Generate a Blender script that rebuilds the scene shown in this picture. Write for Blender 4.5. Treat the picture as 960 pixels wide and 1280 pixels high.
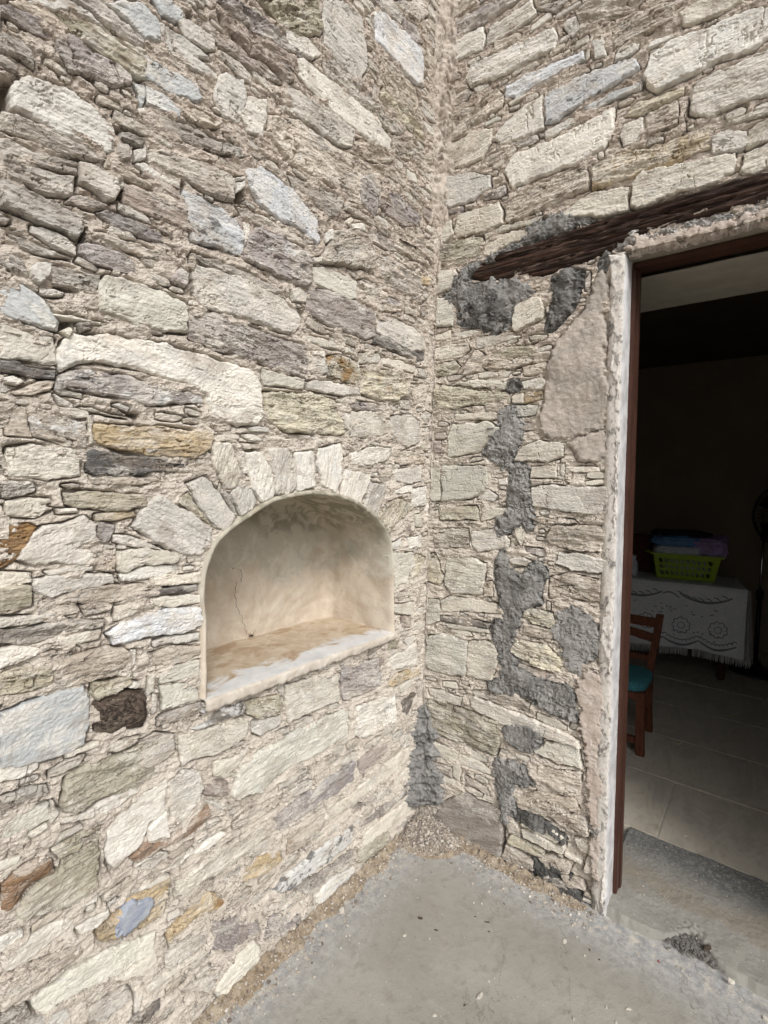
import bpy, bmesh, math, random
import numpy as np
from mathutils import Vector, Matrix, noise as mnoise
for o in list(bpy.data.objects): bpy.data.objects.remove(o)
SC = bpy.context.scene
COL = SC.collection
rnd = random.Random(11)
R = math.radians
# ---------------------------------------------------------------- camera, world, sun, exposure
F_PX = 620.0                                  # focal length in picture pixels (960 wide)
YAW, PITCH, ROLL = R(37.8), R(2.86), R(1.6)
CAM = np.array([-1.7866, -1.1424, 1.45])
FW = np.array([math.cos(YAW)*math.cos(PITCH), math.sin(YAW)*math.cos(PITCH), -math.sin(PITCH)])
RT0 = np.array([math.sin(YAW), -math.cos(YAW), 0.0]); UP0 = np.cross(RT0, FW)
RT = math.cos(ROLL)*RT0 + math.sin(ROLL)*UP0
UP = math.cos(ROLL)*UP0 - math.sin(ROLL)*RT0
cd = bpy.data.cameras.new('camera'); cam = bpy.data.objects.new('camera', cd); COL.objects.link(cam)
cam.matrix_world = Matrix(((RT[0], UP[0], -FW[0], CAM[0]), (RT[1], UP[1], -FW[1], CAM[1]), (RT[2], UP[2], -FW[2], CAM[2]), (0, 0, 0, 1)))
cd.sensor_fit = 'HORIZONTAL'; cd.sensor_width = 36.0; cd.lens = 36.0*F_PX/960.0
cd.clip_start = 0.02; cd.clip_end = 400
SC.camera = cam
SUN_EL, SUN_AZ = R(42), R(236)                 # azimuth of the light, counter-clockwise from +x
world = bpy.data.worlds.new('World'); SC.world = world; world.use_nodes = True
wn = world.node_tree
sky = wn.nodes.new('ShaderNodeTexSky'); sky.sky_type = 'NISHITA'; sky.sun_disc = False
sky.sun_elevation = SUN_EL; sky.sun_rotation = R(90) - SUN_AZ
sky.air_density = 1.0; sky.dust_density = 5.0; sky.ozone_density = 1.0
bg = wn.nodes['Background']; bg.inputs['Strength'].default_value = 0.115
hs = wn.nodes.new('ShaderNodeHueSaturation'); hs.inputs['Saturation'].default_value = 0.12   # overcast: a grey sky
wn.links.new(sky.outputs[0], hs.inputs['Color']); wn.links.new(hs.outputs[0], bg.inputs['Color'])
sl = bpy.data.lights.new('sun', 'SUN'); sl.energy = 1.5; sl.angle = R(15); sl.color = (1.0, 0.98, 0.95)
sun = bpy.data.objects.new('sun', sl); COL.objects.link(sun)
sun.rotation_euler = Vector((math.cos(SUN_AZ)*math.cos(SUN_EL), math.sin(SUN_AZ)*math.cos(SUN_EL), math.sin(SUN_EL))).to_track_quat('Z', 'Y').to_euler()
SC.view_settings.view_transform = 'Standard'; SC.view_settings.look = 'None'
SC.view_settings.gamma = 1.0; SC.view_settings.exposure = 0.25; SC.view_settings.use_curve_mapping = False

# ---------------------------------------------------------------- picture -> place
def ray(px, py): return FW + RT*((px-480)/F_PX) - UP*((py-640)/F_PX)
def on_left(px, py):                           # left wall is the plane y = 0; returns (u, z), u = x
    r = ray(px, py); t = -CAM[1]/r[1]; p = CAM + r*t; return (p[0], p[2])
def on_right(px, py):                          # right wall is the plane x = 0; returns (u, z), u = -y
    r = ray(px, py); t = -CAM[0]/r[0]; p = CAM + r*t; return (-p[1], p[2])
def on_z(px, py, z=0.0):
    r = ray(px, py); t = (z-CAM[2])/r[2]; return CAM + r*t
def proj(x, y, z):
    d = (x-CAM[0], y-CAM[1], z-CAM[2])
    w = np.maximum(d[0]*FW[0]+d[1]*FW[1]+d[2]*FW[2], 1e-3)
    return (480+F_PX*(d[0]*RT[0]+d[1]*RT[1]+d[2]*RT[2])/w, 640-F_PX*(d[0]*UP[0]+d[1]*UP[1]+d[2]*UP[2])/w)

# ---------------------------------------------------------------- numpy noise
_ang = np.linspace(0, 2*np.pi, 256, endpoint=False); _gx = np.cos(_ang); _gy = np.sin(_ang)
def pn(x, y, seed=0):
    xi = np.floor(x); yi = np.floor(y); fx = x-xi; fy = y-yi
    xi = xi.astype(np.int64); yi = yi.astype(np.int64)
    def g(i, j, dx, dy):
        h = (i*374761393 + j*668265263 + seed*974634541) & 0xffffffff
        h = ((h ^ (h >> 13))*1274126177) & 0xffffffff
        h = (h ^ (h >> 16)) & 255
        return _gx[h]*dx + _gy[h]*dy
    u = fx*fx*fx*(fx*(fx*6-15)+10); v = fy*fy*fy*(fy*(fy*6-15)+10)
    a = g(xi, yi, fx, fy); b = g(xi+1, yi, fx-1, fy); c = g(xi, yi+1, fx, fy-1); d = g(xi+1, yi+1, fx-1, fy-1)
    return (a+u*(b-a))*(1-v) + (c+u*(d-c))*v
def fbm(x, y, o, seed=0, gain=.5):
    s = 0; a = 1.0
    for k in range(o):
        s = s + a*pn(x, y, seed+k*17); x = x*2.03; y = y*2.03; a *= gain
    return s
def terrace(q, n, k=.28):
    q = q*n; f = np.floor(q); r = np.clip((q-f-.5+k/2)/k, 0, 1)
    return (f + r*r*(3-2*r))/n
def sdpoly(X, Y, poly):
    P = np.asarray(poly); n = len(P); d = np.full(X.shape, 1e9); ins = np.zeros(X.shape, bool)
    for i in range(n):
        ax, ay = P[i]; bx, by = P[(i+1) % n]
        ex, ey = bx-ax, by-ay; L = ex*ex+ey*ey+1e-12
        wx, wy = X-ax, Y-ay
        t = np.clip((wx*ex+wy*ey)/L, 0, 1)
        d = np.minimum(d, (wx-ex*t)**2+(wy-ey*t)**2)
        if abs(ey) > 1e-12:
            c = ((ay > Y) != (by > Y)) & (X < ex*(Y-ay)/ey+ax); ins ^= c
    d = np.sqrt(d); return np.where(ins, -d, d)

# ---------------------------------------------------------------- object helpers
def setp(o, label=None, cat=None, group=None, kind=None):
    if label: o['label'] = label
    if cat: o['category'] = cat
    if group: o['group'] = group
    if kind: o['kind'] = kind
    return o
def link(name, me, mat=None, parent=None, loc=(0, 0, 0), rot=(0, 0, 0)):
    o = bpy.data.objects.new(name, me); COL.objects.link(o)
    if parent: o.parent = parent
    o.location = loc; o.rotation_euler = rot
    if mat and me: me.materials.append(mat)
    return o
def empty(name, loc=(0, 0, 0), rot=(0, 0, 0)):
    o = bpy.data.objects.new(name, None); o.empty_display_size = .05; COL.objects.link(o); o.location = loc; o.rotation_euler = rot
    return o
def np_mesh(name, V, Q, smooth=True):
    me = bpy.data.meshes.new(name); V = np.ascontiguousarray(V, np.float32); Q = np.ascontiguousarray(Q, np.int32)
    k = Q.shape[1]
    me.vertices.add(len(V)); me.vertices.foreach_set('co', V.ravel())
    me.loops.add(Q.size); me.loops.foreach_set('vertex_index', Q.ravel())
    me.polygons.add(len(Q)); me.polygons.foreach_set('loop_start', np.arange(0, Q.size, k, dtype=np.int32))
    me.polygons.foreach_set('use_smooth', np.full(len(Q), smooth))
    me.update(calc_edges=True); return me
def bm_mesh(name, bm, smooth=False):
    me = bpy.data.meshes.new(name); bm.normal_update(); bm.to_mesh(me); bm.free()
    if smooth:
        for p in me.polygons: p.use_smooth = True
    return me
def add_box(bm, x0, x1, y0, y1, z0, z1, bev=0.0, M=None):
    r = bmesh.ops.create_cube(bm, size=1.0)
    vs = r['verts']
    for v in vs: v.co = Vector((x0+(v.co.x+.5)*(x1-x0), y0+(v.co.y+.5)*(y1-y0), z0+(v.co.z+.5)*(z1-z0)))
    if bev: 
        es = list({e for v in vs for e in v.link_edges})
        r2 = bmesh.ops.bevel(bm, geom=es, offset=bev, segments=2, affect='EDGES'); vs = list(set([v for v in r2['verts']] + [v for v in vs if v.is_valid]))
    if M is not None:
        for v in vs: v.co = M @ v.co
    return vs
def add_tube(bm, pts, rad, seg=10, cap=True):
    pts = [Vector(p) for p in pts]; rings = []
    rads = rad if isinstance(rad, (list, tuple)) else [rad]*len(pts)
    prev = None
    for i, p in enumerate(pts):
        t = (pts[min(i+1, len(pts)-1)] - pts[max(i-1, 0)]).normalized()
        a = prev if prev is not None else (Vector((0, 0, 1)) if abs(t.z) < .9 else Vector((1, 0, 0)))
        n = (a - t*a.dot(t)).normalized(); b = t.cross(n); prev = n
        rings.append([bm.verts.new(p + (n*math.cos(2*math.pi*k/seg) + b*math.sin(2*math.pi*k/seg))*rads[i]) for k in range(seg)])
    for i in range(len(pts)-1):
        for k in range(seg):
            bm.faces.new((rings[i][k], rings[i][(k+1) % seg], rings[i+1][(k+1) % seg], rings[i+1][k]))
    if cap:
        bm.faces.new(rings[0][::-1]); bm.faces.new(rings[-1])

# ---------------------------------------------------------------- materials
class NT:
    def __init__(s, name, rough=.9):
        s.m = bpy.data.materials.new(name); s.m.use_nodes = True; s.t = s.m.node_tree; s.n = s.t.nodes
        s.b = s.n['Principled BSDF']; s.b.inputs['Roughness'].default_value = rough
        s.b.inputs['Specular IOR Level'].default_value = .25
    def new(s, typ, **kw):
        n = s.n.new(typ)
        for k, v in kw.items(): setattr(n, k, v)
        return n
    def put(s, sock, v):
        if isinstance(v, bpy.types.NodeSocket): s.t.links.new(v, sock)
        elif isinstance(v, (tuple, list)) and len(v) == 3 and sock.type == 'RGBA': sock.default_value = (*v, 1)
        else: sock.default_value = v
    def math(s, op, a, b=0.0, c=None):
        n = s.new('ShaderNodeMath', operation=op); s.put(n.inputs[0], a); s.put(n.inputs[1], b)
        if c is not None: s.put(n.inputs[2], c)
        return n.outputs[0]
    def vmath(s, op, a, b):
        n = s.new('ShaderNodeVectorMath', operation=op); s.put(n.inputs[0], a); s.put(n.inputs[1], b); return n.outputs[0]
    def coord(s, seed=True):
        tc = s.new('ShaderNodeTexCoord'); v = tc.outputs['Object']
        if seed:
            oi = s.new('ShaderNodeObjectInfo'); w = s.math('MULTIPLY', oi.outputs['Random'], 37.0)
            cx = s.new('ShaderNodeCombineXYZ'); s.put(cx.inputs[0], w); s.put(cx.inputs[1], w); s.put(cx.inputs[2], w)
            v = s.vmath('ADD', v, cx.outputs[0]); s.oi = oi
        return v
    def noise(s, v, scale, detail=4, rough=.55, stretch=None, dist=0.0):
        if stretch: v = s.vmath('MULTIPLY', v, stretch)
        n = s.new('ShaderNodeTexNoise'); s.put(n.inputs['Vector'], v); s.put(n.inputs['Scale'], scale)
        s.put(n.inputs['Detail'], detail); s.put(n.inputs['Roughness'], rough); s.put(n.inputs['Distortion'], dist); return n.outputs['Fac']
    def vor(s, v, scale, feature='F1', stretch=None, rand=1.0):
        if stretch: v = s.vmath('MULTIPLY', v, stretch)
        n = s.new('ShaderNodeTexVoronoi', feature=feature); s.put(n.inputs['Vector'], v); s.put(n.inputs['Scale'], scale)
        s.put(n.inputs['Randomness'], rand); return n
    def rng(s, v, a, b, c=0.0, d=1.0, smooth=True):
        n = s.new('ShaderNodeMapRange'); n.interpolation_type = 'SMOOTHSTEP' if smooth else 'LINEAR'
        s.put(n.inputs[0], v); s.put(n.inputs[1], a); s.put(n.inputs[2], b); s.put(n.inputs[3], c); s.put(n.inputs[4], d); return n.outputs[0]
    def mix(s, f, a, b, mode='MIX'):
        n = s.new('ShaderNodeMix', data_type='RGBA', blend_type=mode); s.put(n.inputs[0], f); s.put(n.inputs[6], a); s.put(n.inputs[7], b); return n.outputs[2]
    def ramp(s, f, stops):
        n = s.new('ShaderNodeValToRGB'); s.put(n.inputs[0], f); e = n.color_ramp.elements
        while len(e) < len(stops): e.new(.5)
        for i, (p, c) in enumerate(stops): e[i].position = p; e[i].color = (*c, 1)
        return n.outputs[0]
    def prop(s, name):
        n = s.new('ShaderNodeAttribute', attribute_type='OBJECT', attribute_name=name); return n.outputs['Fac']
    def bump(s, h, dist, strength=1.0, prev=None):
        n = s.new('ShaderNodeBump'); s.put(n.inputs['Height'], h); n.inputs['Distance'].default_value = dist; n.inputs['Strength'].default_value = strength
        if prev is not None: s.t.links.new(prev, n.inputs['Normal'])
        return n.outputs[0]
    def done(s, col, normal=None, rough=None):
        s.put(s.b.inputs['Base Color'], col)
        if normal is not None: s.t.links.new(normal, s.b.inputs['Normal'])
        if rough is not None: s.put(s.b.inputs['Roughness'], rough)
        return s.m
def patina(N, c, amt):
    """lime wash and grime that run over stones and joints alike"""
    g = N.new('ShaderNodeNewGeometry'); p = g.outputs['Position']
    a = N.noise(p, 4.5, 8, .68, (1, 1, 1.5), .6); b = N.noise(N.vmath('ADD', p, (7, 3, 5)), 8, 8, .7, (1, 1, 1.7), .6)
    c = N.mix(N.math('MULTIPLY', N.rng(a, .49, .60), amt), c, (.72,.66,.58))
    return N.mix(N.math('MULTIPLY', N.rng(b, .52, .62), N.math('MULTIPLY', amt, .8)), c, (.31,.255,.205))
LIME = (.72, .655, .575)
def stone_mat(name, chips=False):
    N = NT(name, .92); v = N.coord(); 
    if chips:
        g = N.new('ShaderNodeNewGeometry')
        tint = N.ramp(g.outputs['Random Per Island'], [(0, (.68,.64,.56)), (.3, (.54,.49,.42)), (.55, (.74,.70,.63)), (.75, (.44,.39,.33)), (.9, (.63,.56,.46)), (1, (.30,.25,.21))])
        pw, pk, pr, pl = .15, .18, .12, .38
    else:
        tint = N.oi.outputs['Color']; pw, pk, pr, pl = N.prop('white'), N.prop('dark'), N.prop('rust'), N.prop('lime')
    lay = .6 if chips else N.prop('layer')
    streak = N.noise(v, 7, 7, .62, (1, 1, 7), .6)
    fine = N.noise(v, 55, 6, .7, (1, 1, 2.2))
    c = N.mix(N.rng(streak, .33, .68), N.mix(.26 if chips else N.math('MULTIPLY_ADD', lay, .22, .08), tint, (.17,.14,.115)), N.mix(.18, tint, (.80,.77,.72)))
    blot = N.noise(v, 11, 6, .6)
    c = N.mix(N.rng(blot, .55, .62, 0, .42), c, (.34,.29,.24))
    bl2 = N.noise(N.vmath('ADD', v, (4.4, 8.1, 6.3)), 9, 7, .66, (1, 1, 1.5), .5); c = N.mix(N.rng(bl2, .52, .58, 0, .5), c, (.72,.68,.61))
    bl3 = N.noise(N.vmath('ADD', v, (14.4, 2.1, 3.3)), 7, 7, .68, (1, 1, 2.2), .5); c = N.mix(N.rng(bl3, .56, .62, 0, .4), c, (.40,.395,.375))
    c = N.mix(N.rng(fine, .55, .70, 0, .45 if chips else N.math('MULTIPLY_ADD', lay, .4, .15)), c, (.24,.20,.165))
    c = N.mix(N.rng(fine, .47, .3, 0, .35), c, (.6,.57,.52))
    c = patina(N, c, .35 if chips else N.math('MULTIPLY', pl, 1.7))
    for sc_, st_, wd_, am_ in ((9, (1, 1, 5.5), .018, .85), (24, (1, 1, 3.5), .028, .8), (6, (1.6, 1, 1.6), .007, .8)):   # hairline splits: dark lines that paint in dirt and crevice shade
        rn = N.noise(N.vmath('ADD', v, (sc_*.37, 2.3, sc_*.11)), sc_, 5, .6, st_, .8)
        gate = N.rng(N.noise(N.vmath('ADD', v, (1.7, sc_*.2, 5.2)), 9, 3, .5), .42, .55)
        ln = N.rng(N.math('ABSOLUTE', N.math('SUBTRACT', rn, .5)), 0, wd_, 1, 0)
        c = N.mix(N.math('MULTIPLY', N.math('MULTIPLY', ln, gate), am_ if chips else N.math('MULTIPLY', N.math('MULTIPLY_ADD', lay, .75, .28), am_)), c, (.07,.055,.042))
    def mask(sc, det, amt, st=(1, 1, 1.6), w=.07):
        n = N.noise(v, sc, min(det, 7), .66, st, .4)
        lo = N.math('MULTIPLY_ADD', amt, -.50, .80)
        return N.rng(n, lo, N.math('ADD', lo, w))
    v2 = N.vmath('ADD', v, (3.1, 7.7, 1.9))
    c = N.mix(mask(9, 8, pl), c, N.mix(N.rng(fine, .35, .65), (.56,.48,.40), LIME))
    v = v2; c = N.mix(N.math('MULTIPLY', mask(8, 6, pr, (1, 1, 1.4), .16), .85), c, N.mix(N.rng(fine, .4, .6), (.22,.11,.035), (.36,.22,.085)))
    v = N.vmath('ADD', v2, (5.1, 2.7, 8.9)); c = N.mix(N.math('MULTIPLY', mask(17, 9, pw, (1, 1, 1.5), .07), .85), c, (.66,.65,.63))
    v = N.vmath('ADD', v2, (1.1, 9.7, 4.9)); c = N.mix(N.math('MULTIPLY', mask(19, 10, pk, (1, 1, 1.8), .08), .8), c, (.075,.07,.068))
    v = v2
    speck = N.noise(v, 240, 3, .6)
    c = N.mix(N.rng(speck, .62, .72, 0, .55), c, (.09,.08,.07))
    h1 = N.noise(v, 16, 7, .66, (1, 1, 5), 1.0)
    n1 = N.bump(h1, .010, .6)
    if not chips: N.put(n1.node.inputs['Strength'], N.prop('layer'))
    n2 = N.bump(N.noise(v, 130, 4, .66, (1, 1, 1.6)), .0015, .8, n1)
    return N.done(c, n2)
def rough_mat(name, cols, speck=(.2,.18,.16), bdist=.006, sc=1.0, rough=.95, speck_amt=.5, wall=False):
    """mortar, cement, plaster: two-tone mottling, grit, pits"""
    N = NT(name, rough); v = N.coord()
    a = N.noise(v, 10*sc, 8, .65, None, .5); b = N.noise(v, 70*sc, 6, .7)
    c = N.ramp(N.rng(a, .28, .72, smooth=False), [(i/(len(cols)-1), k) for i, k in enumerate(cols)])
    c = N.mix(N.rng(b, .5, .75, 0, .45), c, speck)
    c = N.mix(N.rng(b, .45, .28, 0, .3), c, (.62,.58,.53))
    if wall:
        g = N.new('ShaderNodeNewGeometry'); sx = N.new('ShaderNodeSeparateXYZ'); N.put(sx.inputs[0], g.outputs['Position'])
        c = N.mix(N.math('MULTIPLY', N.rng(N.math('ADD', sx.outputs[2], a), 2.1, 2.8), .45), c, N.mix(N.rng(b, .35, .65), (.56,.465,.40), (.40,.31,.245)))
        c = patina(N, c, .35)
        for sc_, st_, wd_ in ((7, (1, 1, 3), .012), (20, (1, 1, 2), .02)):
            ln = N.rng(N.math('ABSOLUTE', N.math('SUBTRACT', N.noise(N.vmath('ADD', v, (sc_, 4, 2)), sc_, 5, .6, st_, .8), .5)), 0, wd_, 1, 0)
            c = N.mix(N.math('MULTIPLY', N.math('MULTIPLY', ln, N.rng(N.noise(N.vmath('ADD', v, (2, sc_, 9)), 8, 3, .5), .45, .58)), .8), c, (.08,.06,.045))
    s = N.noise(v, 330, 2, .5); c = N.mix(N.rng(s, .60, .70, 0, speck_amt), c, tuple(k*.5 for k in speck))
    n1 = N.bump(N.noise(v, 38*sc, 9, .7, (1, 1, 1.5), .8), bdist*2.2, .8)
    n2 = N.bump(N.noise(v, 230, 4, .65), bdist*.45, .8, n1)
    return N.done(c, n2)
M_STONE = stone_mat('stone'); M_CHIP = stone_mat('stone_chip', True)
M_MORTAR = rough_mat('lime_mortar', [(.53,.465,.395), (.68,.615,.54), (.60,.535,.46), (.75,.70,.63)], (.36,.30,.25), .005, wall=True)
M_PINK = rough_mat('pink_plaster', [(.38,.335,.29), (.56,.495,.435), (.43,.38,.335), (.68,.625,.565)], (.26,.225,.195), .006, .9)
M_LIME = rough_mat('flaking_lime', [(.48,.40,.34), (.58,.51,.45), (.52,.43,.37), (.62,.57,.52)], (.30,.25,.21), .0035)
def cement_mat():
    N = NT('cement', .9); v = N.coord(); sh = N.prop('shade')
    a = N.noise(v, 14, 8, .65, None, .5); b = N.noise(v, 80, 6, .7)
    f = N.math('MULTIPLY', sh, N.rng(a, .3, .7, .55, 1.5, False))
    cx = N.new('ShaderNodeCombineColor'); N.put(cx.inputs[0], f); N.put(cx.inputs[1], N.math('MULTIPLY', f, .97)); N.put(cx.inputs[2], N.math('MULTIPLY', f, .925))
    c = N.mix(N.rng(b, .48, .66, 0, .75), cx.outputs[0], (.07,.067,.062))
    c = N.mix(N.rng(N.noise(v, 22, 7, .66), .56, .66, 0, .6), c, (.40,.38,.355))
    n1 = N.bump(N.noise(v, 45, 9, .7, None, .8), .014, .8); n2 = N.bump(N.noise(v, 210, 4, .7), .003, .9, n1)
    return N.done(c, n2)
M_CEMENT = cement_mat()
def edge_mat():                                # white lime wash flaking off a grey cement arris
    N = NT('flaking_whitewash', .85); v = N.coord()
    a = N.noise(v, 26, 9, .68, (1, 1, .8), .6); b = N.noise(v, 110, 5, .7)
    c = N.mix(N.rng(a, .555, .59), N.mix(N.rng(b, .4, .6), (.62,.56,.50), (.74,.71,.67)), N.mix(N.rng(b, .35, .6), (.17,.16,.15), (.33,.31,.29)))
    n1 = N.bump(N.rng(a, .53, .57, 1, 0), .003, .8); n2 = N.bump(b, .003, .7, n1)
    return N.done(c, n2)
M_EDGE = edge_mat()
def wood_mat(name, dark, light, grey, st=(1.2, 9, 9)):
    N = NT(name, .6); v = N.coord()
    g = N.noise(v, 9, 9, .7, (st[0], st[1], st[2]), .5); f = N.noise(v, 60, 6, .7, (.25, 3, 3))
    c = N.mix(N.rng(g, .35, .68), dark, light)
    c = N.mix(N.rng(f, .56, .68, 0, .85), c, grey)
    n = N.bump(g, .012, .9); n = N.bump(f, .004, .8, n)
    return N.done(c, n)
M_LINTEL = wood_mat('weathered_lintel_wood', (.022,.013,.0095), (.085,.045,.031), (.24,.19,.16))
def plain(name, col, rough=.7, var=.18, sc=20, bd=.001, metallic=0.0):
    N = NT(name, rough); v = N.coord(); a = N.noise(v, sc, 6, .6); b = N.noise(v, sc*9, 4, .6)
    c = N.mix(N.rng(a, .3, .7), tuple(k*(1-var) for k in col), tuple(min(1, k*(1+var)) for k in col))
    c = N.mix(N.rng(b, .6, .75, 0, .3), c, tuple(k*.55 for k in col))
    N.b.inputs['Metallic'].default_value = metallic
    return N.done(c, N.bump(b, bd, .6))
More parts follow.
